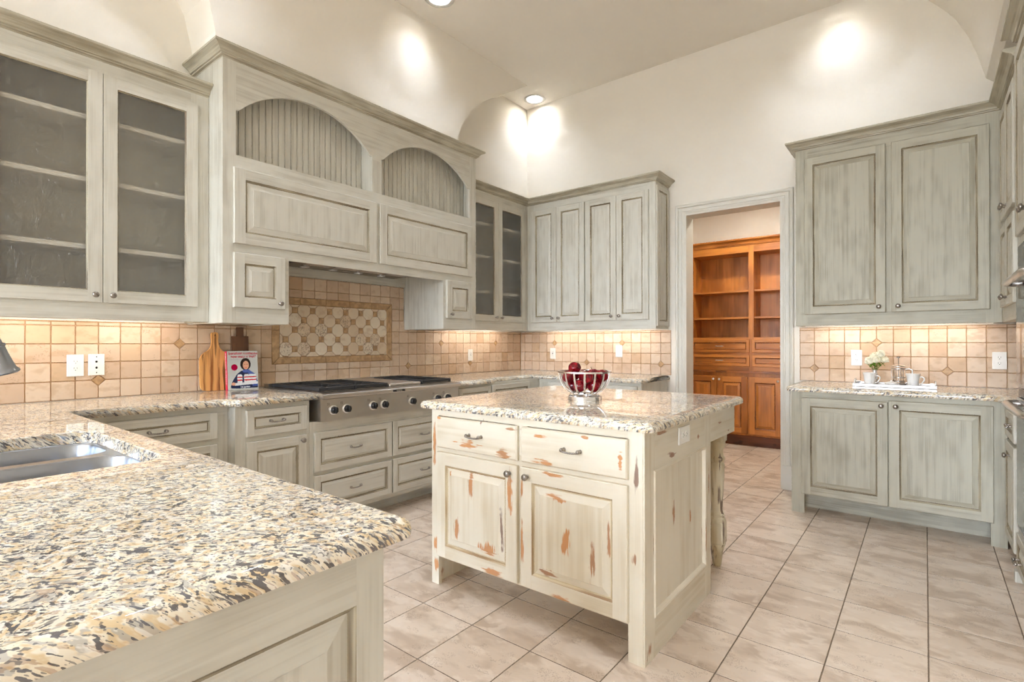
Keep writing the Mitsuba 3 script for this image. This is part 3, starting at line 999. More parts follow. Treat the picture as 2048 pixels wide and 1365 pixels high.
# ------------------------------------------------------------------ cabinets along the right side
FR = face_nx(4.13)
cab_rr = thing('wall_cabinet', 'sage glazed cabinet with two stacked pairs of doors at the right edge', 'cabinet')
m = MB(FR)
m.box((-4.585, ZU, -0.60), (-3.7930, ZT, -.02), 1)
put('carcass', m.shape('m_paint'), cab_rr)
frame_face(cab_rr, FR, [(-4.585, -4.45, ZU, ZT, 1), (-3.88, -3.7930, ZU, ZT, 1), (-4.45, -3.88, ZU, 1.48, 0), (-4.45, -3.88, 1.92, 2.01, 0), (-4.45, -3.88, 2.63, ZT, 0)])
for z0, z1, kz in ((1.985, 2.656, 2.03), (1.451, 1.942, 1.50)):
    for a, b, ks in ((-4.473, -4.1695, -4.20), (-4.1665, -3.863, -4.135)):
        k = panel_door(cab_rr, FR, a, b, z0, z1, st=0.05, bevel=.02)
        knob(k, FR, ks, kz, .0208)

tall = thing('oven_cabinet', 'tall sage glazed cabinet holding the double oven at the right edge', 'cabinet')
m = MB(FR)
m.box((-3.79, 0.0, -0.60), (-3.772, 2.81, -.02), 1)
m.box((-2.97, 0.0, -0.60), (-2.95, 2.81, -.02), 1)
m.box((-3.772, 1.735, -0.60), (-2.97, 2.81, -.02), 0)
m.box((-3.772, 0.0, -0.60), (-2.97, 0.262, -.02), 0)
put('carcass', m.shape('m_paint'), tall)
frame_face(tall, FR, [(-3.79, -3.745, 0.0, 2.81, 1), (-2.995, -2.95, 0.0, 2.81, 1), (-3.745, -2.995, 1.735, 1.80, 0), (-3.745, -2.995, 2.70, 2.81, 0), (-3.745, -2.995, 0.24, 0.262, 0), (-3.745, -2.995, 0.0, 0.05, 0)])
for a, b, ks in ((-3.765, -3.3715, -3.40), (-3.3685, -2.975, -3.34)):
    k = panel_door(tall, FR, a, b, 1.782, 2.745)
    knob(k, FR, ks, 1.86, .0208)
k = panel_door(tall, FR, -3.765, -2.975, 0.06, 0.248, name='drawer', st=.045)
pull(k, FR, -3.62, .135, .0208)
sweep([(4.7485, 3.79), (4.13, 3.79), (4.13, 2.94)], crown_profile(2.80, .078, .066), 'm_paint_crown', 'crown_molding', tall)
for a in (-3.77, -3.01):
    put('foot', boxes('m_paint', ((4.10, -a - .05, 0.0), (4.1298, -a, .055))), tall)

oven = thing('double_oven', 'stainless double wall oven with dark glass doors and thick bar handles at the right edge', 'oven')
m = MB(FR)
m.box((-3.742, .268, -.55), (-2.996, 1.73, -.0005), 0)
put('body', m.shape('m_dark_metal'), oven)
for z0, z1, zh in ((0.285, 0.955, 0.925), (1.01, 1.575, 1.535)):
    m = MB(FR)
    m.box((-3.74, z0, 0.0), (-2.998, z1, .018), 0)
    k = put('oven_door', m.shape('m_steel'), oven)
    m = MB(FR)
    m.box((-3.722, z0 + .02, .0182), (-3.016, z1 - .022, .0215), 0)
    put('window', m.shape('m_oven_glass'), k)
    hp = [FR((-3.68, zh, .018)), FR((-3.68, zh, .045)), FR((-3.665, zh, .062)), FR((-3.635, zh, .068)), FR((-3.105, zh, .068)), FR((-3.075, zh, .062)), FR((-3.06, zh, .045)), FR((-3.06, zh, .018))]
    put('handle', mikit.ply(tube(hp, .0165, 12), 'm_steel', smooth=50), k)
m = MB(FR)
m.box((-3.74, 1.585, 0.0), (-2.998, 1.728, .012), 0)
put('control_panel', m.shape('m_black'), oven)
m = MB(FR)
m.box((-3.74, .96, 0.0), (-2.998, 1.005, .012), 0)
put('vent', m.shape('m_black'), oven)

# ------------------------------------------------------------------ base cabinets
ZB = 0.8795      # top of the base cabinets


def base_cabinet(label, fr, s0, s1, fronts, face_pcs, depth, zb=.115, toe=.075, paint='m_paint', s_in=0.0, top=ZB):
    """fronts: (kind, s0, s1, t0, t1, hardware s, hardware t)."""
    t = thing('base_cabinet', label, 'cabinet')
    m = MB(fr)
    m.box((s0, zb, -depth), (s1, top, -.0205), 1)
    put('carcass', m.shape(paint), t)
    m = MB(fr)
    m.box((s0, 0.0, -depth), (s1, zb, -.02 - toe), 0)
    put('toe_kick', m.shape(paint), t)
    frame_face(t, fr, face_pcs, paint=paint)
    for kind, a, b, z0, z1, hs, ht in fronts:
        if kind == 'drawer':
            k = panel_door(t, fr, a, b, z0, z1, name='drawer', st=.042, bevel=.014, wide=True, paint=paint)
            if hs is not None:
                pull(k, fr, hs, ht, .0095)
        else:
            k = panel_door(t, fr, a, b, z0, z1, name='door', paint=paint)
            if hs is not None:
                knob(k, fr, hs, ht, .0208)
    return t


FA0 = face_px(0.60)
FA1 = face_px(0.694)
base_cabinet('sage glazed drawer base in the corner beside the sink counter', FA0, 0.575, 1.3435,
             [('drawer', .655, 1.285, .698, .848, .99, .776), ('drawer', .655, 1.285, .40, .668, .99, .54), ('drawer', .655, 1.285, .135, .375, .99, .26)],
             [(.575, 1.3435, .83, ZB, 0), (1.26, 1.3435, .115, .83, 1), (.575, .68, .115, .83, 1), (.68, 1.26, .66, .71, 0), (.68, 1.26, .36, .42, 0), (.68, 1.26, .115, .15, 0)], .585)
base_cabinet('narrow sage glazed base with one drawer over one door, left of the cooktop', FA1, 1.3445, 1.7945,
             [('drawer', 1.400, 1.771, .698, .851, 1.579, .778), ('door', 1.400, 1.771, .140, .668, 1.735, .637)],
             [(1.3445, 1.42, .115, ZB, 1), (1.75, 1.7945, .115, ZB, 1), (1.42, 1.75, .83, ZB, 0), (1.42, 1.75, .65, .72, 0), (1.42, 1.75, .115, .16, 0)], .68)
base_cabinet('wide sage glazed base with four large drawers below the cooktop', FA1, 1.7955, 3.1145,
             [('drawer', 1.822, 2.4335, .415, .666, 2.122, .541), ('drawer', 1.822, 2.4335, .148, .391, 2.122, .27), ('drawer', 2.4435, 3.056, .415, .666, 2.745, .541), ('drawer', 2.4435, 3.056, .148, .391, 2.745, .27)],
             [(1.7955, 1.84, .115, .7345, 1), (3.04, 3.1145, .115, .7345, 1), (1.84, 3.04, .64, .7345, 0), (1.84, 3.04, .37, .43, 0), (1.84, 3.04, .115, .17, 0), (2.40, 2.475, .17, .37, 1), (2.40, 2.475, .43, .64, 1)], .68, toe=.13, top=.7345)
base_cabinet('sage glazed corner base with two drawer fronts, right of the cooktop', FA1, 3.1155, 4.2995,
             [('drawer', 3.128, 3.535, .70, .855, 3.33, .78), ('drawer', 3.552, 4.12, .70, .858, 3.84, .78), ('door', 3.128, 3.535, .14, .67, 3.49, .63), ('door', 3.552, 4.12, .14, .67, 3.60, .63)],
             [(3.1155, 4.2995, .84, ZB, 0), (3.1155, 3.15, .115, .84, 1), (4.10, 4.2995, .115, .84, 1), (3.51, 3.575, .115, .84, 1), (3.15, 3.51, .65, .72, 0), (3.575, 4.10, .65, .72, 0), (3.15, 4.10, .115, .16, 0)], .68)
FBL = face_ny(4.30)
base_cabinet('sage glazed base with drawer fronts behind the island, under the counter left of the doorway', FBL, 0.6955, 1.79,
             [('drawer', .80, 1.26, .70, .85, 1.03, .78), ('drawer', 1.285, 1.755, .70, .85, 1.52, .78), ('door', .80, 1.26, .14, .67, 1.22, .63), ('door', 1.285, 1.755, .14, .67, 1.33, .63)],
             [(.6955, 1.79, .84, ZB, 0), (.6955, .82, .115, .84, 1), (1.73, 1.79, .115, .84, 1), (1.24, 1.305, .115, .84, 1), (.82, 1.24, .65, .72, 0), (1.305, 1.73, .65, .72, 0), (.82, 1.73, .115, .16, 0)], .585)

FBR2 = face_ny(4.29)
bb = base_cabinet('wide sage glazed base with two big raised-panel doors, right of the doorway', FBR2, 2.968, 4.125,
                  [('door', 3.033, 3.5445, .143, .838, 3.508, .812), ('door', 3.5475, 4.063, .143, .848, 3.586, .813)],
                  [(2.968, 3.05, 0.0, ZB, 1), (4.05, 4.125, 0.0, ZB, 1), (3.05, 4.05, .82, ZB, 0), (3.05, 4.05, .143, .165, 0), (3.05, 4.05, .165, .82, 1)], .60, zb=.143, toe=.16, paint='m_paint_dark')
base_cabinet('narrow sage glazed base with drawer and door at the right edge, beside the ovens', FR, -4.285, -3.7930,
             [('drawer', -4.24, -3.87, .69, .845, -4.05, .765), ('door', -4.24, -3.87, .10, .665, -4.03, .60)],
             [(-4.285, -4.22, .095, ZB, 1), (-3.89, -3.7930, .095, ZB, 1), (-4.22, -3.89, .83, ZB, 0), (-4.22, -3.89, .65, .71, 0), (-4.22, -3.89, .095, .12, 0)], .60, zb=.095)

# the sink cabinet in the peninsula
pen = thing('peninsula_cabinet', 'sage glazed peninsula cabinet with a raised end panel under the near sink counter', 'cabinet')
m = MB()
m.box((2.17, -.26, 0.0), (2.928, .58, ZB), 2)
put('carcass', m.shape('m_paint'), pen)
snk = thing('base_cabinet', 'sage glazed corner base under the sink counter, beside the tiled wall', 'cabinet')
put('carcass', boxes('m_paint', ((0.02, -.26, 0.0), (1.27, .572, ZB))), snk)
FP = face_px(2.95)
P0 = (-.26, .615, 0.0, ZB)
m = MB(FP)
I = (-.20, .556, .13, .772)
m.box((P0[0], 0, -.0215), (P0[1], ZB, -.0115), 1)
for r, g in (((P0[0], I[0], 0, ZB), 1), ((I[1], P0[1], 0, ZB), 1), ((I[0], I[1], I[3], ZB), 0), ((I[0], I[1], 0, I[2]), 0)):
    m.box((r[0], r[2], -.0115), (r[1], r[3], 0.0), g)
k = put('end_panel', m.shape('m_paint'), pen)
m = MB(FP)
A = (I[0] + .012, I[1] - .012, I[2] + .012, I[3] - .012)
m.ring(I, .0002, (I[0] + .004, I[1] - .004, I[2] + .004, I[3] - .004), -.003)
m.ring((I[0] + .004, I[1] - .004, I[2] + .004, I[3] - .004), -.003, A, -.0105)
put('molding', m.shape('m_paint_glaze'), k)
m = MB(FP)
m.ring(A, -.0105, (A[0] + .045, A[1] - .045, A[2] + .045, A[3] - .045), -.002)
m.rect((A[0] + .045, A[1] - .045, A[2] + .045, A[3] - .045), -.0015, 1)
put('panel', m.shape('m_paint'), k)

# ------------------------------------------------------------------ countertops


def round_outline(pts, radii, n=7):
    """Outline with rounded corners -> (points, inward normals). Counter-clockwise."""
    P = np.array(pts, float)
    k = len(P)
    out, nor = [], []
    for i in range(k):
        a, b, c = P[i - 1], P[i], P[(i + 1) % k]
        d0, d1 = (b - a) / np.linalg.norm(b - a), (c - b) / np.linalg.norm(c - b)
        n0, n1 = np.array([-d0[1], d0[0]]), np.array([-d1[1], d1[0]])
        r = radii[i] if not np.isscalar(radii) else radii
        turn = d0[0] * d1[1] - d0[1] * d1[0]
        if r <= 0 or abs(turn) < 1e-6:
            out.append(b)
            nor.append((n0 + n1) / (1 + n0 @ n1))
            continue
        tl = r * math.tan(math.acos(np.clip(d0 @ d1, -1, 1)) / 2)
        sg = 1 if turn > 0 else -1
        cen = b - d0 * tl + n0 * r * sg
        a0 = math.atan2(*(-(n0 * sg))[::-1])
        a1 = math.atan2(*(-(n1 * sg))[::-1])
        da = (a1 - a0 + math.pi) % (2 * math.pi) - math.pi
        for j in range(n):
            an = a0 + da * j / (n - 1)
            e = np.array([math.cos(an), math.sin(an)])
            out.append(cen + r * e)
            nor.append(-e * sg)
    return np.array(out), np.array(nor)


EDGE = [(.016, -.0405), (.006, -.0395), (.001, -.033), (0.0, -.026), (.001, -.018), (.005, -.011), (.011, -.006), (.017, -.0025), (.026, -.0004), (.032, 0.0)]


def countertop(pts, radii, z, hole=None, hole_r=0.07, name='countertop', parent=None):
    P, N = round_outline(pts, radii)
    k = len(P)
    V, Fc = [], []
    for ins, dz in EDGE:
        V.append(np.column_stack([P + N * ins, np.full(k, z + dz)]))
    V = np.vstack(V)
    for r in range(len(EDGE) - 1):
        for i in range(k):
            j = (i + 1) % k
            a, b, c, d = r * k + i, r * k + j, (r + 1) * k + j, (r + 1) * k + i
            Fc += [[a, b, c], [a, c, d]]
    meshes = [trimesh.Trimesh(V, Fc, process=False)]
    holes = []
    if hole is not None:
        HP, HN = round_outline(hole, hole_r, 9)
        holes = [HP]
        h = len(HP)
        prof = [(.003, 0.0), (.0, -.003), (0.0, -.0405)]
        # rim of the cut-out, seen from inside
        HV = np.vstack([np.column_stack([HP - HN * .003, np.full(h, z)]), np.column_stack([HP, np.full(h, z - .003)]), np.column_stack([HP, np.full(h, z - .0405)])])
        HF = []
        for r in range(2):
            for i in range(h):
                j = (i + 1) % h
                a, b, c, d = r * h + i, r * h + j, (r + 1) * h + j, (r + 1) * h + i
                HF += [[a, b, c], [a, c, d]]
        meshes.append(trimesh.Trimesh(HV, HF, process=False))
        holes = [HP - HN * .003]
    top = Polygon(P + N * EDGE[-1][0], holes)
    v2, tri = trimesh.creation.triangulate_polygon(top, engine='earcut')
    v2, tri = np.asarray(v2), np.asarray(tri)
    a1, a2 = v2[tri[:, 1]] - v2[tri[:, 0]], v2[tri[:, 2]] - v2[tri[:, 0]]
    neg = a1[:, 0] * a2[:, 1] - a1[:, 1] * a2[:, 0] < 0
    tri[neg] = tri[neg][:, ::-1]
    meshes.append(trimesh.Trimesh(np.column_stack([v2, np.full(len(v2), z)]), tri, process=False))
    bot = Polygon(P + N * EDGE[0][0], [HP] if hole is not None else [])
    v2, tri = trimesh.creation.triangulate_polygon(bot, engine='earcut')
    meshes.append(trimesh.Trimesh(np.column_stack([v2, np.full(len(v2), z + EDGE[0][1])]), np.asarray(tri)[:, ::-1], process=False))
    mm = trimesh.util.concatenate(meshes)
    return put(name, mikit.ply(mm, 'm_granite', smooth=35), parent)


HOLE = [(1.357, 0.085), (2.10, 0.085), (2.10, 0.546), (1.357, 0.546)]
c1 = countertop([(0.012, -.34), (3.008, -.34), (3.008, .644), (.652, .644), (.652, 1.296), (.750, 1.346), (.750, 1.8345), (.0135, 1.8345)], [0, .02, .022, 0, .01, .01, 0, 0], CT, HOLE, 0.075)
tag(c1, 'beige granite L-shaped countertop with black flecks and the sink cut-out, nearest', 'countertop')
c2 = countertop([(.0135, 3.0765), (.750, 3.0765), (.750, 3.545), (.655, 3.60), (.655, 4.255), (1.815, 4.255), (1.815, 4.8865), (.0135, 4.8865)], [0, 0, .01, .01, 0, .03, 0, 0], CT)
tag(c2, 'beige granite countertop in the far corner, from the cooktop to the doorway', 'countertop')
c3 = countertop([(2.936, 4.255), (4.055, 4.255), (4.103, 4.17), (4.103, 3.7935), (4.748, 3.7935), (4.748, 4.8865), (2.936, 4.8865)], [.03, .02, .02, 0, 0, 0, 0], CT)
tag(c3, 'beige granite countertop under the coffee tray, right of the doorway', 'countertop')

# ------------------------------------------------------------------ island
isl = thing('kitchen_island', 'distressed cream kitchen island with rust-coloured worn spots and turned rear legs, granite topped', 'kitchen island')
ZI = 0.937
IT = ZI - .041
FI = face_ny(1.87)
m = MB(FI)
for s0, s1, t0, t1, g in ((1.735, 1.785, 0, IT, 1), (2.835, 2.896, 0, IT, 1), (1.785, 2.835, .865, IT, 0), (1.785, 2.835, .145, .175, 0), (1.785, 2.835, .66, .73, 0), (2.28, 2.35, .175, .66, 1), (2.28, 2.35, .73, .865, 1)):
    m.box((s0, t0, -.022), (s1, t1, 0), g)
put('face_frame', m.shape('m_island'), isl)
m = MB()
m.box((1.735, 1.893, 0), (1.757, 2.63, IT), 2)
m.box((1.757, 1.893, .145), (2.874, 2.60, .165), 0)
m.box((1.757, 2.608, 0.0), (2.874, 2.63, IT), 2)
m.box((1.757, 1.893, .165), (2.874, 1.90, IT), 2)
put('carcass', m.shape('m_island'), isl)
m = MB()
m.box((1.757, 2.12, 0.0), (2.874, 2.14, .145), 0)
put('toe_kick', m.shape('m_island'), isl)
# right side: frame with a raised panel, running on as the apron over the leg
FS = face_px(2.903)
I = (1.966, 2.560, .165, .722)
m = MB(FS)
m.box((1.872, 0.0, -.028), (2.648, IT, -.0115), 1)
for r, g in (((1.872, I[0], 0, IT), 1), ((I[1], 2.648, 0, IT), 1), ((I[0], I[1], I[3], IT), 0), ((I[0], I[1], 0, I[2]), 0), ((2.648, 3.062, .742, IT), 0)):
    m.box((r[0], r[2], -.0115 if r[0] < 2.6 else -.028), (r[1], r[3], 0.0), g)
k = put('side_panel', m.shape('m_island'), isl)
m = MB(FS)
A = (I[0] + .008, I[1] - .008, I[2] + .008, I[3] - .008)
m.ring((I[0] - .012, I[1] + .012, I[2] - .012, I[3] + .012), .0004, (I[0] - .006, I[1] + .006, I[2] - .006, I[3] + .006), .006)
m.ring((I[0] - .006, I[1] + .006, I[2] - .006, I[3] + .006), .006, I, .004)
m.ring(I, .004, A, -.0105)
m.rect(A, -.0105, 1)
put('panel', m.shape('m_island'), k)
put('apron', boxes('m_island', ((1.735, 3.034, .742), (2.8745, 3.062, IT)), ((1.735, 2.631, .742), (1.763, 3.034, IT)), grain=0), isl)
for s0, s1, hs in ((1.789, 2.3035, 2.055), (2.327, 2.840, 2.595)):
    c = .006
    m = MB(FI)
    m.box((s0, .706, .0006), (s1, .862, .020 - c), 0, skip=((2, 1),))
    m.ring((s0, s1, .706, .862), .020 - c, (s0 + c, s1 - c, .706 + c, .862 - c), .020)
    m.rect((s0 + c, s1 - c, .706 + c, .862 - c), .020, 0)
    k = put('drawer', m.shape('m_island'), isl)
    pull(k, FI, hs, .791, .0205)
for s0, s1, hs in ((1.789, 2.3035, 2.265), (2.325, 2.840, 2.365)):
    k = panel_door(isl, FI, s0, s1, .156, .684, paint='m_island', glaze='m_island_glaze', st=.062, bevel=.030)
    knob(k, FI, hs, .647, .0208)
# turned legs
leg_prof = [(0, 0.0), (.021, 0.0), (.024, .012), (.031, .075), (.040, .11), (.046, .125), (.041, .135), (.041, .14)]
leg_up = [(.041, .235), (.046, .245), (.046, .262), (.036, .275), (.042, .285), (.033, .298), (.030, .31), (.032, .36), (.038, .47), (.041, .53), (.042, .56), (.036, .575), (.042, .588), (.044, .598), (.036, .612), (.034, .64), (.041, .66), (.046, .672), (.046, .69), (.040, .70)]


def leg(cx, cy):
    lo = lathe(leg_prof + [(0, .14)], 20)
    up = lathe([(0, .235)] + leg_up + [(0, .70)], 20)
    blk = rbox((-.042, -.042, .125), (.042, .042, .25), .006)
    top = rbox((-.044, -.044, .69), (.044, .044, IT), .003)
    return mikit.ply(moved(join(lo, up, blk, top), (cx, cy, 0)), 'm_leg', smooth=40)


put('leg', leg(2.829, 2.988), isl)
put('leg', leg(1.809, 2.988), isl)
ic = countertop([(1.668, 1.838), (2.948, 1.838), (2.948, 3.092), (1.668, 3.092)], .022, ZI, name='granite_top', parent=isl)
tag(ic, 'speckled beige granite top')

# ------------------------------------------------------------------ sink and faucet
sink = thing('sink', 'undermount stainless double-bowl sink in the near granite counter', 'sink')


def rrect(x0, x1, y0, y1, r, n=8):
    P, _ = round_outline([(x0, y0), (x1, y0), (x1, y1), (x0, y1)], r, n)
    return P


def bowl(x0, x1, y0, y1, z1, depth, r, name):
    rings = [(0.0, 0.0), (.004, -.006), (.012, -.05), (.022, -depth + .035), (.034, -depth + .010), (.060, -depth)]
    V, Fc = [], []
    for ins, dz in rings:
        P = rrect(x0 + ins, x1 - ins, y0 + ins, y1 - ins, max(r - ins * .5, .02))
        V.append(np.column_stack([P, np.full(len(P), z1 + dz)]))
    k = len(P)
    V = np.vstack(V)
    for a in range(len(rings) - 1):
        for i in range(k):
            j = (i + 1) % k
            p, q, r_, t = a * k + i, a * k + j, (a + 1) * k + j, (a + 1) * k + i
            Fc += [[p, r_, q], [p, t, r_]]
    c = len(V)
    V = np.vstack([V, [[(x0 + x1) / 2, (y0 + y1) / 2, z1 - depth - .004]]])
    for i in range(k):
        Fc.append([(len(rings) - 1) * k + i, c, (len(rings) - 1) * k + (i + 1) % k])
    return put(name, mikit.ply(trimesh.Trimesh(V, Fc, process=False), 'm_sink', smooth=60), sink)


ZS = CT - .0412
b1 = (1.362, 1.645, 0.075, 0.540)
b2 = (1.690, 2.105, 0.075, 0.555)
bowl(*b1, ZS, .20, .085, 'bowl')
bowl(*b2, ZS, .20, .085, 'bowl')
fl = sbox(1.335, .045, 2.135, .580).difference(Polygon(rrect(*b1, .085))).difference(Polygon(rrect(*b2, .085)))
m = MB(FLAT)
m.plate(fl, ZS - .0012, ZS, 0)
put('rim', m.shape('m_sink'), sink)
for x, y in ((1.50, .30), (1.90, .30)):
    put('drain', mikit.ply(moved(cyl(.045, 0, .003), (x, y, ZS - .2035)), 'm_chrome', smooth=40), sink)

fau = thing('faucet', 'brushed steel pull-down kitchen faucet with a bell-shaped spray head over the sink', 'faucet')
hx, hy, hz = 1.70, 0.270, 1.148
tilt = 14.0
hp = [(0, 0), (.030, 0), (.0365, .004), (.0365, .008), (.031, .016), (.027, .035), (.0235, .060), (.0215, .078), (.0245, .081), (.0245, .086), (.019, .089), (.016, .12), (.0145, .15), (0, .15)]
head = rotated(lathe(hp, 32), (1, 0, 0), tilt)
top = np.array([0, -.15 * math.sin(math.radians(tilt)), .15 * math.cos(math.radians(tilt))])
put('spray_head', mikit.ply(moved(head, (hx, hy, hz)), 'm_sink', smooth=40), fau)
p0 = np.array([hx, hy, hz]) + top
arc = [p0 + [0, -.004, .014]]
base = np.array([hx, 0.015, CT])
cy_, rr = (p0[1] + base[1]) / 2 - .01, (p0[1] - base[1]) / 2
for a in np.linspace(0.12, math.pi, 24):
    arc.append(np.array([hx, cy_ + rr * math.cos(a), p0[2] + .03 + 0.9 * rr * math.sin(a)]))
arc += [np.array([hx, cy_ - rr, z]) for z in np.linspace(p0[2], CT + .06, 6)]
put('spout', mikit.ply(tube(arc, .013, 14), 'm_sink', smooth=50), fau)
put('base', mikit.ply(moved(lathe([(0, 0), (.030, 0), (.030, .006), (.022, .016), (.019, .05), (.017, .075), (0, .075)], 24), (hx, cy_ - rr, CT + .0004)), 'm_sink', smooth=40), fau)
put('handle', mikit.ply(tube([(hx + .016, cy_ - rr, CT + .05), (hx + .05, cy_ - rr, CT + .075), (hx + .10, cy_ - rr, CT + .11)], [.008, .007, .005], 10), 'm_sink', smooth=50), fau)

# ------------------------------------------------------------------ cooktop
ck = thing('cooktop', 'wide stainless gas rangetop with black grates, griddle and seven black knobs', 'cooktop')
FC = face_px(0.755)
C0, C1 = 1.8365, 3.0745
m = trimesh.Trimesh()
prof = [(.012, .738), (.755, .738), (.755, .880), (.775, .880), (.783, .884), (.786, .896), (.783, .908), (.772, .9165), (.745, .9185), (.012, .9185)]
pv = np.array(prof)


def extrude_y(pr, y0, y1):
    poly = Polygon(pr)
    e = trimesh.creation.extrude_polygon(poly, y1 - y0, engine='earcut')
    e.apply_transform(np.array([[1, 0, 0, 0], [0, 0, 1, y0], [0, 1, 0, 0], [0, 0, 0, 1.0]]))
    e.fix_normals()
    return e


put('body', mikit.ply(extrude_y(prof, C0, C1), 'm_steel', smooth=35), ck)
put('back_trim', boxes('m_steel', ((.013, C0 + .01, .919), (.075, C1 - .01, .945)), grain=1), ck)
put('burner_tray', boxes('m_dark_metal', ((.08, C0 + .025, .9188), (.70, 2.415, .921))), ck)
put('burner_tray', boxes('m_dark_metal', ((.08, 2.735, .9188), (.70, C1 - .025, .921))), ck)


def grate(y0, y1):
    x0, x1, z0, z1 = .095, .692, .926, .948
    ms = []
    b = .008
    for y in (y0 + b, y1 - b):
        ms.append(rbox((x0, y - b, z0), (x1, y + b, z1), .002))
    for x in (x0 + b, x1 - b, (x0 + x1) / 2):
        ms.append(rbox((x - b, y0, z0), (x + b, y1, z1), .002))
    n = 7
    for i in range(1, n):
        x = x0 + (x1 - x0) * i / n
        if abs(x - (x0 + x1) / 2) > .03:
            ms.append(rbox((x - .006, y0, z0 + .004), (x + .006, y0 + (y1 - y0) * .36, z1), .002))
            ms.append(rbox((x - .006, y1 - (y1 - y0) * .36, z0 + .004), (x + .006, y1, z1), .002))
    ms.append(rbox((x0, (y0 + y1) / 2 - .006, z0 + .004), (x0 + .11, (y0 + y1) / 2 + .006, z1), .002))
    ms.append(rbox((x1 - .11, (y0 + y1) / 2 - .006, z0 + .004), (x1, (y0 + y1) / 2 + .006, z1), .002))
    for x in (x0 + b, x1 - b):
        for y in (y0 + b, y1 - b):
            ms.append(rbox((x - b, y - b, .9212), (x + b, y + b, z0), .001))
    return join(*ms)


for y0, y1 in ((1.862, 2.132), (2.137, 2.412), (2.738, 3.050)):
    put('grate', mikit.ply(grate(y0, y1), 'm_iron'), ck)
    for x in (.25, .54):
        put('burner', mikit.ply(moved(lathe([(0, 0), (.05, 0), (.05, .006), (.036, .008), (.034, .014), (0, .016)], 20), (x, (y0 + y1) / 2, .9212)), 'm_iron', smooth=40), ck)
put('griddle', mikit.ply(rbox((.09, 2.425, .9188), (.695, 2.727, .940), .006), 'm_steel'), ck)
kb = lathe([(0, 0), (.030, 0), (.030, .006), (.026, .008), (.0245, .010), (0, .010)], 28)
kd = join(lathe([(0, .0102), (.0235, .0102), (.0215, .030), (.019, .034), (0, .034)], 28), rbox((-.0065, -.021, .030), (.0065, .021, .042), .003))
KB, KD = mikit.ply(kb, 'm_chrome', smooth=40), mikit.ply(kd, 'm_black', smooth=40)
for yk in (1.925, 2.023, 2.232, 2.327, 2.581, 2.833, 2.941):
    k = put('control_knob', {**KD, 'to_world': FC.at(yk, .806, .0005)}, ck)
    put('bezel', {**KB, 'to_world': FC.at(yk, .806, .0004)}, k)
    # small burner diagram above left of each knob
    m = MB(FC)
    for a, b in ((0, 0), (.011, 0), (0, .009), (.011, .009)):
        m.box((yk - .043 + a, .838 + b, .0003), (yk - .036 + a, .844 + b, .0007), 0)
    put('burner_mark', m.shape('m_dark_metal'), ck)
m = MB(face_px(.7862))
m.box((2.385, .8895, 0), (2.492, .9030, .0012), 0)
k = put('badge', m.shape('m_black'), ck)
tx = meshkit.text_mesh('KitchenAid', 0.0072, 0.0005, bold=True)
w_ = tx.bounds[1][0] - tx.bounds[0][0]
put('lettering', {**mikit.ply(tx, 'm_chrome'), 'to_world': face_px(.7862).at(2.4385 - w_ / 2 - tx.bounds[0][0], .8929, .0013)}, k)

# ------------------------------------------------------------------ outlets and switch plates


def wall_plate(label, fr, sc, tc, w, h, kind, cat='outlet', turn=False):
    t = thing('wall_outlet' if cat == 'outlet' else 'wall_switch', label, cat)
    mm = rbox((-w / 2, -h / 2, 0), (w / 2, h / 2, .006), .0022)
    Mx = fr.at(sc, tc, .0005)
    if turn:
        Mx = Mx @ T().rotate([0, 0, 1], 90)
    put('plate', {**mikit.ply(mm, 'm_white_plastic'), 'to_world': Mx}, t)

    def sub(name, mesh, bsdf, parent=t):
        return put(name, {**mikit.ply(mesh, bsdf), 'to_world': Mx}, parent)

    if kind == 'duplex':
        for z in (-.0195, .0195):
            c = cyl(.0168, .0062, .008, 24)
            c.apply_scale((1, .86, 1))
            k = sub('socket', moved(c, (0, z, 0)), 'm_white_plastic')
            sub('slots', join(rbox((-.0075, z, .0081), (-.0055, z + .008, .0085), .0002), rbox((.0055, z, .0081), (.0075, z + .007, .0085), .0002), moved(cyl(.0024, .0081, .0085, 10), (0, z - .007, 0))), 'm_dark_slot', k)
    elif kind == 'decora':
        k = sub('socket', rbox((-.0165, -.033, .0062), (.0165, .033, .009), .001), 'm_white_plastic')
        sl = []
        for z in (-.020, .014):
            sl += [rbox((-.0075, z, .0091), (-.0055, z + .008, .0095), .0002), rbox((.0055, z, .0091), (.0075, z + .007, .0095), .0002)]
        sub('slots', join(*sl, rbox((-.006, -.004, .0091), (.006, .004, .0098), .0003)), 'm_dark_slot', k)
    elif kind == 'jack':
        sub('jacks', join(*[moved(cyl(r, .0061, .0072, 12), (0, z, 0)) for r, z in ((.0028, .045), (.0055, .017), (.0055, -.017), (.0028, -.045))]), 'm_dark_slot')
    else:
        k = sub('rocker', rbox((-.0165, -.033, .0062), (.0165, .033, .0095), .0015), 'm_white_plastic')
        sub('dial', join(moved(cyl(.011, .0096, .0125, 20), (0, .010, 0)), rbox((-.006, -.028, .0096), (.006, -.022, .011), .0004)), 'm_china', k)
    return t


